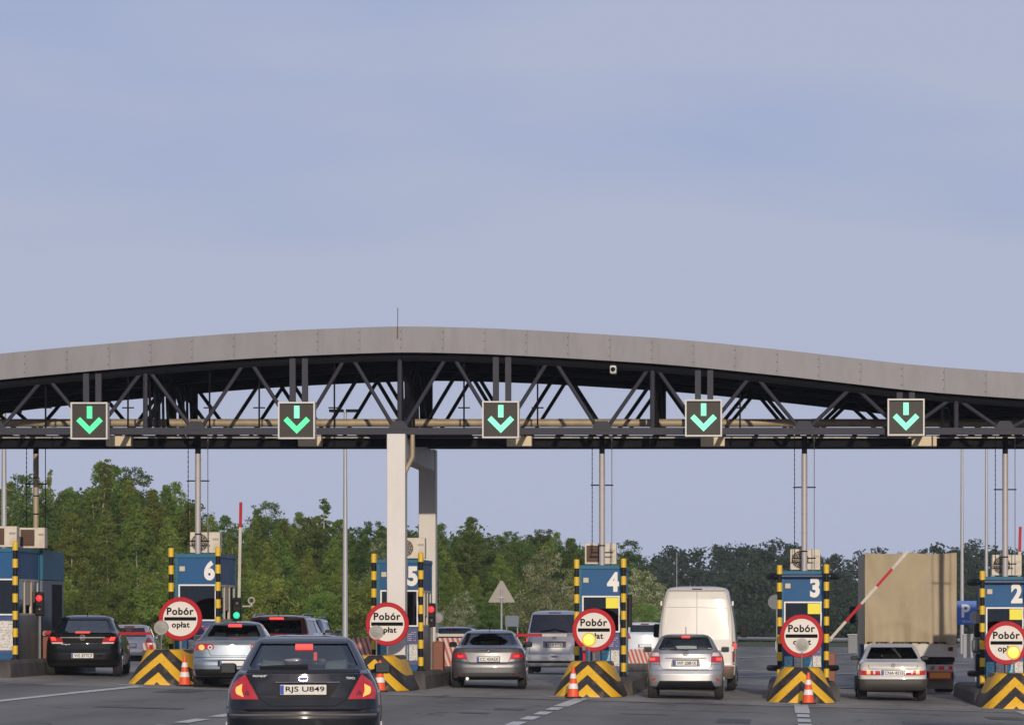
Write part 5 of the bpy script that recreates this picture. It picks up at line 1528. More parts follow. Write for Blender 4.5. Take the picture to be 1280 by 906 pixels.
v.line('tailgate_gap', [(-0.63, 1.08), (-0.575, 0.75), (-0.52, 0.68), (0.52, 0.68), (0.575, 0.75), (0.63, 1.08)], 0.006)
v.line('light_gap', [(-0.86, 0.80), (-0.57, 0.78)], 0.005); v.line('light_gap', [(0.57, 0.78), (0.86, 0.80)], 0.005)
v.patch('plate_recess', [(-0.33, 0.735), (0.33, 0.735), (0.30, 0.905), (-0.30, 0.905)], mat('recess_grey', (0.2, 0.19, 0.18), 0.5), off=0.004)
v.line('grip_strip', [(-0.46, 0.925), (0.46, 0.925)], 0.009, M_GREYM, off=0.006)
v.plate(0.815, 'WF 2081X')
badge(v, 'ellipses', 0.0, 1.02, 0.062)
model_text(v, 'AURIS', -0.48, 0.735, 0.022, 0.1)
both(v, 'reflector', [(0.67, 0.42), (0.74, 0.41), (0.755, 0.48), (0.68, 0.485)], M_LENS, off=0.008)
v.patch('lower_valance', [(-0.66, 0.275), (0.66, 0.275), (0.58, 0.42), (-0.58, 0.42)], M_PLAS, off=0.008)
v.line('rear_wiper', [(0.06, 1.09), (-0.34, 1.105)], 0.012, M_PLAS, off=0.02)
MB().tube([(0, 0.95, 1.46), (0, 0.85, 1.62)], 0.008, 5).build('roof_antenna', M_PLAS, v.e)

# ---- white old sedan behind the truck
sp = prof('sedan', 4.42, 1.355, 0.93, 0.92, 0.84, 0.55, (0.60, 1.18))
sp['paint'] = paint('white', (0.50, 0.49, 0.46), 0.0, 0.4)
sp['rc'] = [(0.2, 0.12), (0.6, 0.09), (0.95, 0.11), (1.3, 0.1)]
sp['width'] = [(0.26, 0.80), (0.32, 0.83), (0.5, 0.84), (0.75, 0.835), (0.86, 0.815), (0.915, 0.79), (0.945, 0.745), (0.975, 0.72), (1.24, 0.605), (1.28, 0.585), (1.31, 0.54), (1.335, 0.45), (1.35, 0.32), (1.355, 0.2)]
sp['crown'] = [(0.2, 0.06), (0.9, 0.07), (1.0, 0.1), (1.35, 0.08)]
sp['rwin'] = [(-0.60, 0.99), (0.60, 0.99), (0.615, 1.02), (0.49, 1.265), (-0.49, 1.265), (-0.615, 1.02)]
sp['mirmat'] = M_PLAS; sp['mir'] = (0.18, 0.1)
v = make_car('sedan_car', PX(1116.5, 78.6), 78.6, 0, sp, 'old white sedan with dark bumper behind the truck', glassmat=M_CGLD)
M_CLAD = mat('cladding_grey', (0.045, 0.043, 0.038), 0.5, var=0.1)
v.patch('bumper', [(-0.82, 0.275), (0.82, 0.275), (0.83, 0.52), (-0.83, 0.52)], M_CLAD, off=0.03)
for sx in (-1, 1):
    v.line('side_cladding', [(sx * 0.825, 0.54), (sx * 0.825, 0.60)], 0.01, M_CLAD)
    MB().bbox((sx * 0.842, 2.1, 0.42), (0.03, 1.6, 0.3), 0.01).build('side_cladding', M_CLAD, v.e)
for p_ in both(v, 'tail_light', [(0.30, 0.61), (0.76, 0.61), (0.77, 0.745), (0.31, 0.74)], M_LENS, off=0.01):
    sx = 1 if p_.data.vertices[0].co.x > 0 else -1
    v.patch('lamp_bulb', [(sx * 0.54, 0.63), (sx * 0.62, 0.63), (sx * 0.62, 0.725), (sx * 0.54, 0.725)], M_BRKY, off=0.014, parent=p_)
    v.patch('clear_lamp', [(sx * 0.42, 0.63), (sx * 0.47, 0.63), (sx * 0.47, 0.725), (sx * 0.42, 0.725)], M_CLR, off=0.014, parent=p_)
v.line('boot_gap', [(-0.60, 0.91), (-0.56, 0.76), (0.56, 0.76), (0.60, 0.91)], 0.006)
v.plate(0.665, 'CNA 4213', w=0.52)
badge(v, 'ring_star', 0.0, 0.84, 0.045)
model_text(v, '190 E', -0.46, 0.80, 0.03, 0.16)
MB().bbox((0, 0.95, 1.05), (0.42, 0.03, 0.09), 0.01).build('paper_on_shelf', mat('paper_green', (0.4, 0.42, 0.25), 0.8), v.e)

# ---- silver passenger van beyond the boom
sp = prof('hatch', 4.89, 2.0, 1.24, 1.25, 0.952, 0.80, (0.14, 0.36))
sp['rear'] = [(0.25, 0.1), (0.3, 0.04), (0.4, 0.0), (0.55, 0.0), (0.60, 0.04), (0.9, 0.05), (1.24, 0.08), (1.90, 0.27), (1.95, 0.33), (1.985, 0.5), (2.0, 0.8)]
sp['width'] = [(0.25, 0.88), (0.35, 0.94), (0.6, 0.952), (1.0, 0.95), (1.2, 0.935), (1.25, 0.925), (1.85, 0.79), (1.92, 0.755), (1.96, 0.69), (1.985, 0.56), (2.0, 0.4)]
sp['front'] = [(0.25, 4.75), (0.5, 4.89), (0.9, 4.8), (1.1, 4.5), (1.25, 4.2), (1.9, 3.3), (2.0, 2.9)]
sp['rc'] = [(0.2, 0.16), (1.2, 0.13), (2.0, 0.12)]; sp['crown'] = [(0.2, 0.05), (2.0, 0.05)]
sp['paint'] = paint('silver_light', (0.60, 0.60, 0.58), 0.3, 0.4)
sp['rwin'] = [(-0.76, 1.30), (0.76, 1.30), (0.785, 1.36), (0.70, 1.87), (-0.70, 1.87), (-0.785, 1.36)]
sp['fwin'] = None; sp['swin'] = [[(0.6, 1.3), (1.8, 1.3), (1.8, 1.78), (0.65, 1.78)], [(1.9, 1.3), (3.0, 1.3), (3.0, 1.78), (1.9, 1.78)]]
sp['cab0'] = 0.3; sp['cab1'] = 3.9; sp['axles'] = (0.85, 3.85); sp['wr'] = 0.33; sp['mirror'] = (3.6, 1.3); sp['mirmat'] = M_PLAS
v = make_car('passenger_van', PX(693, 104.5), 104.5, 0, sp, 'silver passenger van partly hidden by booth four', 'van', 'vans', glassmat=M_CGLD)
for p_ in both(v, 'tail_light', [(0.80, 0.92), (0.93, 0.92), (0.93, 1.18), (0.86, 1.18)], M_LENS, off=0.012):
    sx = 1 if p_.data.vertices[0].co.x > 0 else -1
    v.patch('lamp_bulb', [(sx * 0.84, 1.03), (sx * 0.92, 1.03), (sx * 0.92, 1.12), (sx * 0.86, 1.12)], M_BRK, off=0.016, parent=p_)
v.patch('plate_recess', [(-0.36, 0.84), (0.36, 0.84), (0.36, 1.05), (-0.36, 1.05)], mat('recess_grey', (0.2, 0.19, 0.18), 0.5), off=0.004)
v.plate(0.925, 'DLB 97TK', off=0.03)
v.patch('handle_strip', [(-0.36, 1.03), (0.36, 1.03), (0.36, 1.07), (-0.36, 1.07)], M_CHR, off=0.01)
badge(v, 'ring_vw', 0.0, 1.17, 0.06)
v.line('tailgate_gap', [(-0.79, 1.28), (-0.79, 0.64), (0.79, 0.64), (0.79, 1.28)], 0.006)
v.patch('model_badge', [(-0.1, 0.53), (0.1, 0.53), (0.1, 0.565), (-0.1, 0.565)], M_PLAS, off=0.006)
v.patch('brake_light', [(-0.2, 1.915), (0.2, 1.915), (0.2, 1.935), (-0.2, 1.935)], M_LENSD, off=0.01)
v.line('rear_wiper', [(-0.45, 1.33), (0.0, 1.41), (0.4, 1.32)], 0.014, M_PLAS, off=0.02)
v.patch('bumper_step', [(-0.9, 0.36), (0.9, 0.36), (0.9, 0.42), (-0.9, 0.42)], M_PLAS, off=0.006)

# ---- white high-roof panel van
sp = {'L': 5.9, 'H': 2.63, 'zbelt': 1.3}
sp['rear'] = [(0.32, 0.12), (0.38, 0.03), (0.5, 0.0), (0.62, 0.0), (0.66, 0.05), (1.3, 0.06), (2.3, 0.16), (2.5, 0.22), (2.58, 0.3), (2.61, 0.42), (2.63, 0.7)]
sp['front'] = [(0.32, 5.8), (0.6, 5.9), (1.0, 5.8), (1.2, 5.4), (1.4, 5.1), (2.2, 4.4), (2.5, 3.9), (2.63, 3.2)]
sp['width'] = [(0.32, 0.93), (0.42, 0.985), (0.7, 1.0), (1.25, 1.0), (1.6, 0.975), (1.9, 0.93), (2.3, 0.85), (2.48, 0.805), (2.55, 0.77), (2.59, 0.70), (2.615, 0.58), (2.63, 0.42)]
sp['rc'] = [(0.3, 0.13), (2.2, 0.11), (2.63, 0.14)]; sp['crown'] = [(0.3, 0.03), (2.63, 0.05)]; sp['taper'] = 0.03
sp['paint'] = paint('van_white', (0.74, 0.72, 0.68), 0.0, 0.4)
v = Veh('panel_van', PX(871, 83.6), 83.6, R(0.3), 'white high-roof panel van in front of the silver hatchback', 'van', 'vans')
bm_ = body_mesh(sp); outer = bm_.mesh('body', sp['paint'])
b = bmesh.new(); b.from_mesh(outer); v.bvh = BVHTree.FromBMesh(b); b.free()
cuts = [MB().lathe([(0.38, -0.2), (0.38, 0.3)], 20, (sx * 0.9, ya, 0.35), 'x').mesh('c') for ya in (1.0, 4.9) for sx in (-1, 1)]
link_mesh('body', apply_bool(outer, cuts), v.e)
for ya in (1.0, 4.9):
    for sx in (-1, 1): v.wheel(sx * 0.86, ya, 0.345, 0.22, sx)
M_VGAP = mat('van_gap', (0.18, 0.17, 0.16), 0.9)
v.line('door_gap', [(0.0, 0.66), (0.0, 2.5)], 0.006, M_VGAP)
v.line('door_gap', [(-0.90, 0.68), (-0.885, 1.7), (-0.84, 2.1), (-0.735, 2.50), (0.735, 2.50), (0.84, 2.1), (0.885, 1.7), (0.90, 0.68)], 0.006, M_VGAP)
v.line('door_crease', [(-0.80, 2.1), (-0.02, 2.1)], 0.004, M_VGAP); v.line('door_crease', [(0.02, 2.1), (0.78, 2.07), (0.83, 1.3)], 0.004, M_VGAP)
for sx in (-1, 1):
    for z in (1.05, 2.2):
        p, n = v.cast(sx * 0.89, z)
        MB().bbox((sx * 0.9, p.y - 0.01, z), (0.05, 0.04, 0.12), 0.01).build('door_hinge', sp['paint'], v.e)
for p_ in both(v, 'tail_light', [(0.90, 0.66), (0.985, 0.66), (0.985, 1.24), (0.90, 1.24)], M_LENSD, off=0.012):
    sx = 1 if p_.data.vertices[0].co.x > 0 else -1
    v.patch('lamp_bulb', [(sx * 0.91, 1.06), (sx * 0.98, 1.06), (sx * 0.98, 1.20), (sx * 0.91, 1.20)], M_BRK, off=0.016, parent=p_)
    v.patch('lamp_bulb', [(sx * 0.91, 0.85), (sx * 0.98, 0.85), (sx * 0.98, 0.94), (sx * 0.91, 0.94)], M_LENS, off=0.016, parent=p_)
    v.patch('clear_lamp', [(sx * 0.91, 0.68), (sx * 0.98, 0.68), (sx * 0.98, 0.72), (sx * 0.91, 0.72)], M_CLR, off=0.016, parent=p_)
v.patch('bumper', [(-0.97, 0.36), (0.97, 0.36), (0.98, 0.62), (-0.98, 0.62)], mat('bumper_brown', (0.12, 0.10, 0.075), 0.6, var=0.1), off=0.02)
both(v, 'reflector', [(0.66, 0.52), (0.86, 0.53), (0.86, 0.58), (0.66, 0.57)], M_LENS, off=0.03)
v.plate(0.8, '', x=-0.3)
MB().bbox((0.1, -0.0, 1.25), (0.2, 0.05, 0.07), 0.012).build('door_handle', M_PLAS, v.e)
MB().bbox((-0.08, 0.03, 1.25), (0.07, 0.03, 0.1), 0.01).build('door_lock', M_PLAS, v.e)
v.line('rain_gutter', [(-0.74, 2.53), (0.74, 2.53)], 0.008, M_VGAP)
v.patch('brake_light', [(-0.13, 2.545), (0.13, 2.545), (0.13, 2.57), (-0.13, 2.57)], M_LENSD, off=0.006)
for sx in (-1, 1):
    mo = MB().bbox((0, 0, 0), (0.2, 0.12, 0.36), 0.05).build('door_mirror', M_PLAS, v.e, (sx * 1.15, 4.7, 1.5))
    MB().bbox((0, -0.062, 0), (0.16, 0.01, 0.3), 0.004).build('mirror_glass', M_PLAS, mo)
    MB().bar((-sx * 0.1, 0, -0.05), (-sx * 0.2, 0.1, -0.1), 0.06, 0.06).build('mirror_arm', M_PLAS, mo)
MB().box((0, 2.9, 0.35), (1.5, 4.5, 0.12)).build('underbody', M_PLAS, v.e)

# ---- dark estate in front of the silver sedan, and cars beyond the booths
def simple_car(name, px, Y, rz, kind, L, H, hw, col, label, rails=False, roofw=0.6, lights=True, metal=0.5, lit=False, dz=None):
    zb = H - 0.48
    sp = prof(kind, L, H, zb, zb + 0.01, hw, roofw, (0.22, 0.5) if kind == 'hatch' else (0.55, 1.2))
    sp['paint'] = col
    sp['rwin'] = [(-hw * 0.66, zb + 0.06), (hw * 0.66, zb + 0.06), (hw * 0.66, zb + 0.1), (roofw * 0.85, H - 0.12), (-roofw * 0.85, H - 0.12), (-hw * 0.66, zb + 0.1)]
    v = make_car(name, PX(px, Y), Y, rz, sp, label, glassmat=M_CGLD, seats=False)
    both(v, 'tail_light', [(hw * 0.62, zb - 0.22), (hw * 0.93, zb - 0.22), (hw * 0.9, zb + 0.02), (hw * 0.72, zb + 0.02)], M_LENS, off=0.01)
    v.patch('brake_light', [(-0.17, H - 0.1), (0.17, H - 0.1), (0.17, H - 0.065), (-0.17, H - 0.065)], M_BRK if lit else M_LENSD, off=0.012)
    v.plate(0.75, '')
    v.patch('lower_valance', [(-hw * 0.8, 0.275), (hw * 0.8, 0.275), (hw * 0.85, 0.42), (-hw * 0.85, 0.42)], M_PLAS, off=0.006)
    if rails:
        for sx in (-1, 1):
            MB().tube([(sx * roofw * 0.88, 0.75, H - 0.06), (sx * roofw * 0.88, 0.9, H + 0.015), (sx * roofw * 0.88, 2.5, H + 0.02), (sx * roofw * 0.88, 2.65, H - 0.05)], 0.022, 6).build('roof_rail', M_GALV, v.e)
        MB().tube([(0, 0.85, H), (0, 0.78, H + 0.06)], 0.012, 5).build('roof_antenna', M_PLAS, v.e)
    return v
P_DRED = paint('dark_red', (0.045, 0.018, 0.018), 0.4)
simple_car('estate_car', 342, 78.9, R(0.5), 'hatch', 4.7, 1.62, 0.93, P_DRED, 'dark estate car with roof rails in front of the silver blue sedan', True, 0.66, lit=True)
simple_car('estate_car', 372, 96.0, R(2), 'hatch', 4.6, 1.52, 0.88, MATS['paint_silver_blue'], 'silver estate car half hidden behind the dark estate car', True, 0.62)
simple_car('compact_car', 160, 112.0, R(6), 'hatch', 4.2, 1.46, 0.86, MATS['paint_silver'], 'silver compact car seen behind the mirror of the black hatchback', False, 0.58)
simple_car('minivan_car', 78, 118.0, R(4), 'hatch', 4.6, 1.78, 0.92, paint('bright_blue', (0.05, 0.16, 0.42), 0.4), 'blue minivan showing only its roof above the black hatchback', False, 0.72)
simple_car('compact_car', 563, 108.0, R(0), 'hatch', 4.3, 1.46, 0.88, paint('mid_blue', (0.04, 0.07, 0.14), 0.5), 'blue compact car between booth five and the grey sedan', True, 0.62)
simple_car('minivan_car', 806, 140.0, R(3), 'hatch', 4.6, 1.75, 0.92, paint('pale_blue', (0.55, 0.6, 0.64), 0.0), 'pale minivan far away right of booth four', False, 0.72)
simple_car('delivery_van', 947, 330.0, R(80), 'hatch', 4.9, 1.9, 0.95, MATS['paint_van_white'], 'tiny white van far away beyond the white panel van', False, 0.8)

# ---- truck with tarpaulin body
YTK = 88.0
xt = PX(1138.5, YTK)
tk = empty('tarpaulin_truck', (xt, YTK, gz(xt, YTK)), 0, 'tall truck with beige tarpaulin body beyond booth three', 'truck')
def tarp_mat():
    m = mat('tarpaulin', (0.385, 0.315, 0.205), 0.65, var=0.1, vscale=1.5, dirt=(0.24, 0.2, 0.15), dirt_amt=0.55, dirt_scale=0.45)
    return m
M_TARP = tarp_mat()
wT, z0T, z1T, LT = 1.215, 1.30, 3.70, 7.2
def tarp_sheet(nx, nz, fn):
    m = MB()
    for j in range(nz + 1):
        for i in range(nx + 1): m.v.append(fn(i / nx, j / nz))
    k = nx + 1
    for j in range(nz):
        for i in range(nx):
            a = j * k + i; m.f.append((a, a + 1, a + k + 1, a + k)); m.sm.append(True)
    return m
rnd = np.random.default_rng(3)
ph = rnd.random(12) * 6.28
def fold(u, t):
    s = 0.02 * math.sin(9 * u + ph[0] + 2 * t) + 0.02 * math.sin(5 * t + 7 * u + ph[1]) + 0.012 * math.sin(14 * t - 11 * u) * u
    s += 0.055 * (1 - t) ** 4 * math.sin(30 * u + ph[2]) + 0.035 * (1 - t) ** 3 * math.sin(17 * u + ph[3] + 4 * t)
    s += 0.015 * math.exp(-((u - 0.88) / 0.05) ** 2) * math.sin(7 * t + 1) + 0.02 * t ** 6 * math.sin(23 * u + ph[4])
    s -= 0.05 * math.sin(math.pi * u) * math.sin(math.pi * t) * 0.5
    s += 0.014 * math.sin(26 * u + 9 * t + ph[5]) * math.exp(-((u - 0.1) / 0.16) ** 2) + 0.018 * math.sin(21 * u - 12 * t + ph[6]) * math.exp(-((u - 0.93) / 0.1) ** 2) + 0.016 * math.exp(-((t - 0.16 - 0.1 * math.sin(5 * u)) / 0.05) ** 2)
    return s
tarp_sheet(48, 48, lambda u, t: (-wT + 2 * wT * u, 0.0 - fold(u, t), z0T + (z1T - z0T + 0.02 * math.cos(4 * math.pi * u)) * t)).build('rear_tarpaulin', M_TARP, tk)
for sx in (-1, 1):
    tarp_sheet(40, 24, lambda u, t: (sx * (wT + 0.004 + 0.5 * abs(fold(u * 3, t))), 0.02 + LT * u, z0T + (z1T - z0T) * t)).build('side_tarpaulin', M_TARP, tk)
MB().box((0, LT / 2 + 0.02, z1T - 0.02), (2 * wT - 0.02, LT - 0.02, 0.03)).build('roof_tarpaulin', M_TARP, tk)
M_TKW = mat('truck_sill', (0.55, 0.52, 0.46), 0.5, var=0.08, dirt=(0.3, 0.26, 0.2), dirt_amt=0.5)
MB().bbox((0, 0.0, 1.14), (2 * wT + 0.04, 0.08, 0.34), 0.01).build('tailboard', M_TKW, tk)
MB().bbox((0.12, -0.06, 1.14), (0.16, 0.05, 0.36), 0.01).build('tailboard_latch', M_BEIGE, tk)
for q in range(11):
    MB().bbox((-1.12 + q * 0.224, -0.05, 1.345), (0.07, 0.03, 0.05), 0.008).build('tarp_buckle', M_PLAS, tk)
    MB().box((-1.01 + q * 0.224, -0.035, 1.36), (0.16, 0.008, 0.022)).build('tarp_strap', M_PLAS, tk)
MB().bbox((0.0, LT / 2, 0.94), (1.2, LT - 0.2, 0.16), 0.01).build('chassis', M_PLAS, tk)
MB().bbox((0, 0.1, 0.90), (2 * wT - 0.1, 0.12, 0.12), 0.01).build('rear_beam', M_DARK, tk)
for sx in (-1, 1):
    MB().bbox((sx * 1.05, -0.055, 1.18), (0.13, 0.02, 0.11), 0.006).build('red_reflector', M_LENSD, tk)
    ub = MB().bbox((sx * 0.78, 0.12, 0.68), (0.72, 0.06, 0.18), 0.01).build('lamp_board', M_TKW, tk)
    for (dx, c, mm) in ((-0.2, 0.1, M_LENSD), (0.03, 0.14, M_LENS), (0.16, 0.09, M_CLR), (0.28, 0.1, M_LENS)):
        MB().bbox((sx * 0.0 + dx, -0.045, 0.0) if False else (sx * 0.78 + sx * dx, 0.075, 0.68), (c, 0.03, 0.1), 0.01).build('tail_light', mm, tk)
    MB().bbox((sx * 0.78, 0.11, 0.485), (0.60, 0.02, 0.2), 0.005).build('red_frame_plate', mat('marker_red', (0.55, 0.05, 0.03), 0.5), tk)
    MB().box((sx * 0.78, 0.098, 0.485), (0.53, 0.006, 0.14)).build('orange_marker', mat('marker_orange', (0.72, 0.26, 0.03), 0.5), tk)
    MB().bbox((sx * 0.80, 0.5, 0.26), (0.66, 0.04, 0.28), 0.01).build('mud_flap', mat('mudflap', (0.14, 0.12, 0.09), 0.8, var=0.2), tk)
    for ya in (1.6, 6.5):
        for dxx in (0.0,):
            wq = MB().lathe([(0.3, -0.24), (0.47, -0.24), (0.5, -0.2), (0.5, 0.2), (0.47, 0.24), (0.3, 0.24)], 28, (0, 0, 0), 'x').build('wheel', M_TYRE, tk, (sx * 0.95, ya, 0.5))
            MB().lathe([(0.0, 0.05), (0.12, 0.1), (0.3, 0.0)], 20, (sx * 0.2, 0, 0), 'x').build('rim', M_RIM, wq)
MB().bbox((0, 0.25, 0.62), (2.3, 0.1, 0.12), 0.01).build('underrun_bar', M_GREYM, tk)
MB().bbox((0.1, 0.02, 0.62), (0.52, 0.012, 0.114), 0.004).build('number_plate', M_PLATE, tk)
cabm = MB().bbox((0, LT + 1.1, 1.75), (2.4, 1.9, 2.5), 0.15).build('cab', mat('cab_blue', (0.03, 0.06, 0.14), 0.4, coat=0.5), tk)
for sx in (-1, 1):
    MB().bbox((sx * 1.36, LT + 1.5, 2.1), (0.18, 0.12, 0.5), 0.05).build('door_mirror', M_PLAS, tk)
    MB().bar((sx * 1.2, LT + 1.55, 2.3), (sx * 1.36, LT + 1.55, 2.3), 0.04, 0.04).build('mirror_arm', M_PLAS, tk)
# ------------------------------------------------------------------ trees
def leaf_mat(name, c1, c2, c3, trans=0.5):
    m = bpy.data.materials.new(name); m.use_nodes = True
    t = m.node_tree; t.nodes.clear()
    out = t.nodes.new('ShaderNodeOutputMaterial')
    oi = t.nodes.new('ShaderNodeObjectInfo')
    at = t.nodes.new('ShaderNodeAttribute'); at.attribute_name = 'leaf_tone'
    rp = t.nodes.new('ShaderNodeValToRGB')
    rp.color_ramp.elements[0].color = (*c1, 1); rp.color_ramp.elements[1].color = (*c3, 1)
    e = rp.color_ramp.elements.new(0.5); e.color = (*c2, 1)
    t.links.new(at.outputs['Fac'], rp.inputs['Fac'])
    hs = t.nodes.new('ShaderNodeHueSaturation')
    mr = t.nodes.new('ShaderNodeMapRange'); mr.inputs['To Min'].default_value = 0.472; mr.inputs['To Max'].default_value = 0.53
    mv = t.nodes.new('ShaderNodeMapRange'); mv.inputs['To Min'].default_value = 0.72; mv.inputs['To Max'].default_value = 1.28
    m7 = t.nodes.new('ShaderNodeMath'); m7.operation = 'MULTIPLY'; m7.inputs[1].default_value = 7.31
    fr = t.nodes.new('ShaderNodeMath'); fr.operation = 'FRACT'
    t.links.new(oi.outputs['Random'], mr.inputs['Value']); t.links.new(oi.outputs['Random'], m7.inputs[0]); t.links.new(m7.outputs[0], fr.inputs[0]); t.links.new(fr.outputs[0], mv.inputs['Value'])
    t.links.new(mr.outputs['Result'], hs.inputs['Hue']); t.links.new(mv.outputs['Result'], hs.inputs['Value']); t.links.new(rp.outputs['Color'], hs.inputs['Color'])
    d = t.nodes.new('ShaderNodeBsdfPrincipled'); d.inputs['Roughness'].default_value = 0.65; d.inputs['Specular IOR Level'].default_value = 0.2
    tr = t.nodes.new('ShaderNodeBsdfTranslucent')
    mx = t.nodes.new('ShaderNodeMixShader'); mx.inputs[0].default_value = trans
    t.links.new(hs.outputs['Color'], d.inputs['Base Color']); t.links.new(hs.outputs['Color'], tr.inputs['Color'])
    t.links.new(d.outputs[0], mx.inputs[1]); t.links.new(tr.outputs[0], mx.inputs[2]); t.links.new(mx.outputs[0], out.inputs['Surface'])
    return m
M_LEAF = leaf_mat('birch_leaves', (0.080, 0.130, 0.018), (0.175, 0.245, 0.042), (0.32, 0.38, 0.10))
M_LEAFD = leaf_mat('dark_leaves', (0.050, 0.090, 0.022), (0.105, 0.160, 0.036), (0.19, 0.25, 0.062))
M_LEAFB = leaf_mat('blossom_leaves', (0.09, 0.13, 0.03), (0.26, 0.29, 0.11), (0.85, 0.82, 0.60))
M_LEAFF = leaf_mat('far_leaves_hazed', (0.034, 0.066, 0.036), (0.056, 0.096, 0.052), (0.082, 0.125, 0.068))  # bluish leaf colour with the haze of distance put into it
M_BARK = mat('birch_bark', (0.42, 0.38, 0.32), 0.8, var=0.3, vscale=4, dirt=(0.06, 0.05, 0.04), dirt_amt=0.8, dirt_scale=3)
M_BARKD = mat('dark_bark', (0.09, 0.07, 0.05), 0.9, var=0.3)

def leaf_cloud(name, centers, radii, counts, size, material, g, squash=0.8, tone=None):
    """many small leaf faces round the given clump centres"""
    cen = np.repeat(centers, counts, axis=0); rad = np.repeat(radii, counts)
    n = len(cen)
    d = g.normal(size=(n, 3)); d /= np.linalg.norm(d, axis=1)[:, None]
    r = g.random(n) ** 0.45
    p = cen + d * (r * rad)[:, None] * np.array([1, 1, squash])
    nrm = d + g.normal(size=(n, 3)) * 0.7 + np.array([0, 0, 0.25]); nrm /= np.linalg.norm(nrm, axis=1)[:, None]
    a = np.cross(nrm, g.normal(size=(n, 3))); a /= np.linalg.norm(a, axis=1)[:, None]
    b = np.cross(nrm, a)
    s = size * (0.6 + 0.8 * g.random(n))
    a *= s[:, None]; b *= (s * 0.62)[:, None]
    v = np.stack([p - a, p + b * 0.9 + a * 0.1, p + a, p - b * 0.9 + a * 0.1], axis=1).reshape(-1, 3)
    me = bpy.data.meshes.new(name)
    me.vertices.add(4 * n); me.vertices.foreach_set('co', v.ravel())
    me.loops.add(4 * n); me.loops.foreach_set('vertex_index', np.arange(4 * n, dtype=np.int32))
    me.polygons.add(n); me.polygons.foreach_set('loop_start', np.arange(0, 4 * n, 4, dtype=np.int32))
    me.update(calc_edges=True)
    ct = g.random(len(centers)) if tone is None else tone
    tn = np.clip(np.repeat(ct, counts) * 0.45 + g.random(n) * 0.4 + 0.1, 0, 1)
    at = me.attributes.new('leaf_tone', 'FLOAT', 'FACE'); at.data.foreach_set('value', tn.astype(np.float32))
    me.materials.append(material)
    me.validate()
    return me
def make_tree(seed, h, rad, low, clumps, leaves, size, leafm, barkm, spire=0.5, blossom=False):
    g = np.random.default_rng(seed)
    zc = low * h + (h * 0.98 - low * h) * g.random(clumps) ** (0.85)
    t = (zc - low * h) / (h * (1 - low))
    prof_r = rad * np.clip(np.minimum((t + 0.12) / 0.35, 1.0) * (1 - t) ** spire, 0.05, 1)
    ang = g.random(clumps) * 2 * math.pi
    rr = prof_r * np.sqrt(g.random(clumps)) * (0.75 + 0.5 * g.random(clumps))
    bend = g.normal(size=2) * 0.05 * h
    cx = rr * np.cos(ang) + bend[0] * (zc / h) ** 2; cy = rr * np.sin(ang) + bend[1] * (zc / h) ** 2
    cen = np.stack([cx, cy, zc], axis=1)
    cr = (0.34 + 0.5 * g.random(clumps)) * rad * 0.45 * (1.08 - 0.80 * t)
    cnt = np.maximum(6, (leaves / clumps * (0.5 + g.random(clumps)) * (cr / cr.mean()) ** 1.5)).astype(int)
    crown = leaf_cloud('crown', cen, cr, cnt, size, leafm, g)
    m = MB()
    path = [(bend[0] * q * q, bend[1] * q * q, h * q * 0.96) for q in np.linspace(0, 1, 8)]
    m.tube(path, 0.0085 * h, 7, r1=0.0015 * h)
    order = np.argsort(-cr)[:max(10, clumps // 4)]
    for i in order:
        q = max(0.08, cen[i, 2] / h * 0.78)
        s0 = (bend[0] * q * q, bend[1] * q * q, h * q * 0.96)
        e0 = cen[i]; md = ((s0[0] + e0[0]) / 2, (s0[1] + e0[1]) / 2, (s0[2] + e0[2]) / 2 + 0.12 * rad)
        m.tube([s0, md, tuple(e0)], 0.0026 * h * (1.1 - q * 0.6), 5, r1=0.0008 * h)
    return crown, m.mesh('trunk', barkm)
VAR = []
for i in range(6):
    VAR.append(make_tree(100 + i, 10.0, 2.1 + 0.25 * (i % 3), 0.06, 300, 27000, 0.064, M_LEAF, M_BARK, 0.66))
VARD = [make_tree(200 + i, 10.0, 3.0, 0.05, 280, 26000, 0.07, M_LEAFD, M_BARKD, 0.42) for i in range(3)]
VARS = [make_tree(250 + i, 10.0, 1.5, 0.15, 130, 9000, 0.062, M_LEAF, M_BARK, 0.9) for i in range(2)]
VARB = [make_tree(300 + i, 6.0, 2.6, 0.03, 160, 16000, 0.06, M_LEAFB, M_BARKD, 0.45) for i in range(2)]
VSH = [make_tree(400 + i, 4.0, 2.3, 0.0, 140, 13000, 0.056, M_LEAF, M_BARKD, 0.4) for i in range(3)]
def plant(name, var, x, y, h, h0, label, cat, group, wide=1.0):
    e = empty(name, (x, y, gz(x, y) - 0.08), random.random() * 6.28, label, cat, group)
    k = h / h0; w_ = k * wide * (0.9 + 0.2 * random.random())
    e.scale = (w_, w_, k)
    link_mesh('trunk', var[1], e); link_mesh('crown', var[0], e)
    return e
def by_px(px, py, Y): 
    x = PX(px, Y); return x, PZ(py, Y) - gz(x, Y)
GL = 'green trees of the wood left of the white column'
GC = 'green trees of the wood between the column and the white van'
random.seed(11)
left_top = [(-90, 600), (-55, 590), (-20, 585), (6, 596), (30, 588), (62, 606), (92, 604), (120, 572), (150, 580), (172, 594), (196, 606), (222, 598), (250, 628), (276, 640), (305, 643), (330, 632), (352, 622), (378, 636), (402, 640), (424, 645), (448, 658), (470, 652), (492, 650)]
extra = []
for (a, b) in zip(left_top[:-1], left_top[1:]):
    extra.append(((a[0] + b[0]) / 2 + random.uniform(-4, 4), max(a[1], b[1]) + random.uniform(-6, 22)))
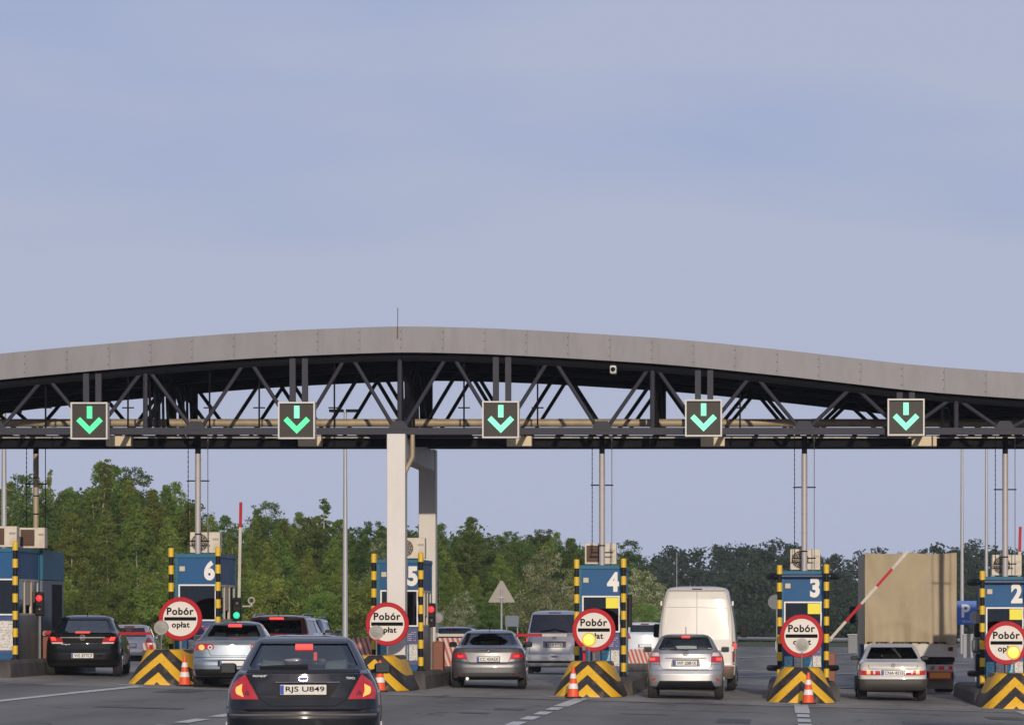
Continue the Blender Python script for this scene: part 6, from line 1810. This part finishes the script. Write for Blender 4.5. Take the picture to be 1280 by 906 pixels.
for i, (px, py) in enumerate(left_top + extra):
    Y = 168 + random.uniform(0, 16) + max(0, (px - 250)) * 0.05
    x, h = by_px(px, py, Y)
    plant('birch_tree', VAR[i % 6] if i % 4 else VARD[i % 3], x, Y, h, 10.0, 'tall green tree in the wood left of the white column', 'tree', GL, wide=0.95)
for i in range(24):                                # second, lower row in front
    px = -80 + 24.5 * i + random.uniform(-8, 8)
    top = np.interp(px, [a for a, _ in left_top], [b for _, b in left_top])
    Y = 160 + random.uniform(-4, 4) + max(0, (px - 250)) * 0.05
    x, h = by_px(px, top + random.uniform(22, 70), Y)
    plant('birch_tree', VAR[(i * 5 + 2) % 6], x, Y, h, 10.0, 'shorter green tree at the front of the wood left of the column', 'tree', 'front trees of the wood left of the white column', wide=1.0)
for i in range(26):
    px = -70 + 22.5 * i + random.uniform(-7, 7)
    Y = 149 + random.uniform(-3, 3)
    x, h = by_px(px, random.uniform(708, 748), Y)
    plant('shrub', VSH[i % 3], x, Y, h, 4.0, 'low green shrub at the edge of the wood left of the column', 'shrub', 'shrubs at the edge of the left wood', wide=0.95)
x, h = by_px(118, 567, 165); plant('slender_tree', VARS[0], x, 165, h, 10.0, 'slender spire-like tree topping the wood at left', 'tree', None)
x, h = by_px(405, 618, 176); plant('slender_tree', VARS[1], x, 176, h, 10.0, 'slender feathery tree left of the grey light mast', 'tree', None, wide=1.5)
x, h = by_px(57, 582, 172); plant('slender_tree', VARS[1], x, 172, h, 10.0, 'thin sparse tree right of the dark pole at the left edge', 'tree', None, wide=0.7)
mid_top = [(515, 652), (540, 650), (558, 652), (584, 641), (606, 664), (628, 668), (652, 660), (672, 664), (694, 658), (716, 668), (738, 676), (762, 684)]
extra = []
for (a, b) in zip(mid_top[:-1], mid_top[1:]):
    extra.append(((a[0] + b[0]) / 2 + random.uniform(-4, 4), max(a[1], b[1]) + random.uniform(-4, 16)))
for i, (px, py) in enumerate(mid_top + extra):
    Y = 186 + random.uniform(0, 12)
    x, h = by_px(px, py, Y)
    plant('birch_tree' if i % 2 else 'leafy_tree', VARD[i % 3] if i % 2 == 0 else VAR[(i + 1) % 6], x, Y, h, 10.0, 'tall green tree in the wood between the column and the white van', 'tree', GC, wide=1.1)
for i in range(13):
    px = 510 + 22 * i + random.uniform(-6, 6)
    Y = 176 + random.uniform(-3, 3)
    x, h = by_px(px, random.uniform(688, 730), Y)
    plant('leafy_tree', VAR[(i * 3 + 1) % 6], x, Y, h, 10.0, 'shorter green tree at the front of the wood behind booth four', 'tree', 'front trees of the middle wood', wide=1.1)
for i in range(14):
    px = 505 + 23 * i + random.uniform(-7, 7)
    Y = 168 + random.uniform(-2, 2)
    x, h = by_px(px, random.uniform(748, 772), Y)
    plant('shrub', VSH[i % 3], x, Y, h, 4.0, 'low green shrub at the edge of the middle wood', 'shrub', 'shrubs at the edge of the middle wood', wide=1.1)
x, h = by_px(800, 671, 215); plant('dark_tree', VARD[1], x, 215, h, 10.0, 'dark round-headed tree right of booth four', 'tree', None, wide=0.95)
for (px, py, Y, i, lab, wd) in ((684, 682, 166, 0, 'pale blossoming tree left of booth four above the silver van', 1.0), (575, 736, 160, 1, 'pale blossoming bush behind the grey sedan', 0.9), (806, 708, 172, 1, 'pale blossoming tree right of booth four', 1.05), (474, 668, 178, 0, 'pale blossoming tree left of booth five', 0.7)):
    x, h = by_px(px, py, Y)
    plant('blossoming_tree', VARB[i], x, Y, h, 6.0, lab, 'tree', None, wide=wd)

# the woods behind and far away read as one mass each
def wood_mass(name, label, pts, leaves_each, size, leafm, seed, rad, depth=8.0):
    g = np.random.default_rng(seed)
    C, Rr, N, T = [], [], [], []
    for (px, py, Y) in pts:
        x, h = by_px(px, py, Y)
        n = 60
        t = g.random(n)
        zz = h * (0.04 + 0.93 * t)
        pr = rad * np.minimum((t + 0.25) / 0.4, 1) * (1.02 - t) ** 0.5
        an = g.random(n) * 6.283; rr = pr * np.sqrt(g.random(n))
        C.append(np.stack([x + rr * np.cos(an), Y + rr * np.sin(an) + g.uniform(-1, 1), zz], axis=1))
        Rr.append(rad * (0.28 + 0.3 * g.random(n)) * (1.1 - 0.5 * t)); N.append(np.maximum(4, leaves_each / n * (0.5 + g.random(n))).astype(int))
        T.append(np.clip(g.random(n) * 0.6 + g.random() * 0.4, 0, 1))
    me = leaf_cloud(name, np.concatenate(C), np.concatenate(Rr), np.concatenate(N), size, leafm, g, tone=np.concatenate(T))
    o = link_mesh(name, me); tag(o, label, 'wood', kind='stuff')
    return o
g0 = np.random.default_rng(5)
far_top = [(760, 690), (790, 690), (825, 692), (842, 682), (868, 683), (900, 681), (920, 680), (942, 683), (965, 675), (992, 678), (1015, 693), (1045, 694), (1072, 689), (1100, 678), (1128, 691), (1150, 689), (1172, 683), (1195, 690), (1215, 676), (1240, 686), (1265, 690), (1300, 686), (1340, 684), (1380, 690), (1420, 684), (720, 688), (680, 690)]
fx = [a for a, _ in sorted(far_top)]; fy = [b for _, b in sorted(far_top)]
pts = [(a, b, 400 + g0.uniform(-12, 12)) for a, b in far_top]
for q in range(95):
    px = g0.uniform(640, 1440); f_ = g0.random()
    pts.append((px, np.interp(px, fx, fy) + 4 + 42 * f_, 392 - 60 * f_ + g0.uniform(-8, 8)))
for q in range(50):
    px = g0.uniform(640, 1440)
    pts.append((px, g0.uniform(748, 778), g0.uniform(300, 322)))
wood_mass('far_wood', 'dark hazy wood along the horizon at right', pts, 2600, 0.22, M_LEAFF, 21, 3.6)
pts = []
for q in range(60):
    px = g0.uniform(-140, 560)
    top = np.interp(px, [a for a, _ in left_top], [b for _, b in left_top])
    pts.append((px, top + g0.uniform(12, 60), g0.uniform(190, 215)))
for q in range(34):
    px = g0.uniform(480, 800)
    top = np.interp(px, [a for a, _ in mid_top], [b for _, b in mid_top])
    pts.append((px, top + g0.uniform(8, 40), g0.uniform(205, 225)))
wood_mass('back_wood', 'depth of the green wood behind the front trees', pts, 2000, 0.16, M_LEAFD, 22, 2.8)
# rough grass along the verge
g = np.random.default_rng(9)
n = 9000
gx_ = g.uniform(-46, 20, n); gy_ = g.uniform(145, 170, n) + np.where(gx_ > -16, 22, 0)
sel = ~((gx_ > -29.5) & (gy_ < 236) & (gx_ < 42)) | (gy_ > 240)
cen = np.stack([gx_, gy_, np.array([gz(a, b) for a, b in zip(gx_, gy_)]) + 0.12], axis=1)[sel]
me = leaf_cloud('verge_grass', cen, np.full(len(cen), 0.3), np.full(len(cen), 5), 0.09, M_LEAF, g)
tag(link_mesh('verge_grass', me), 'rough green grass along the wood edge', 'grass', kind='stuff')

# ------------------------------------------------------------------ evening haze
hz = MB().box((0, 145, 7.2), (700, 970, 17.6)).build('haze', None)
hm = bpy.data.materials.new('haze'); hm.use_nodes = True
t = hm.node_tree; t.nodes.clear()
o_ = t.nodes.new('ShaderNodeOutputMaterial'); pv = t.nodes.new('ShaderNodeVolumePrincipled')
pv.inputs['Color'].default_value = (0.78, 0.86, 1.0, 1); pv.inputs['Density'].default_value = 0.00020; pv.inputs['Anisotropy'].default_value = 0.0
t.links.new(pv.outputs[0], o_.inputs['Volume'])
hz.data.materials.append(hm)
hz['kind'] = 'stuff'; hz['label'] = 'thin bluish evening haze over the plaza'
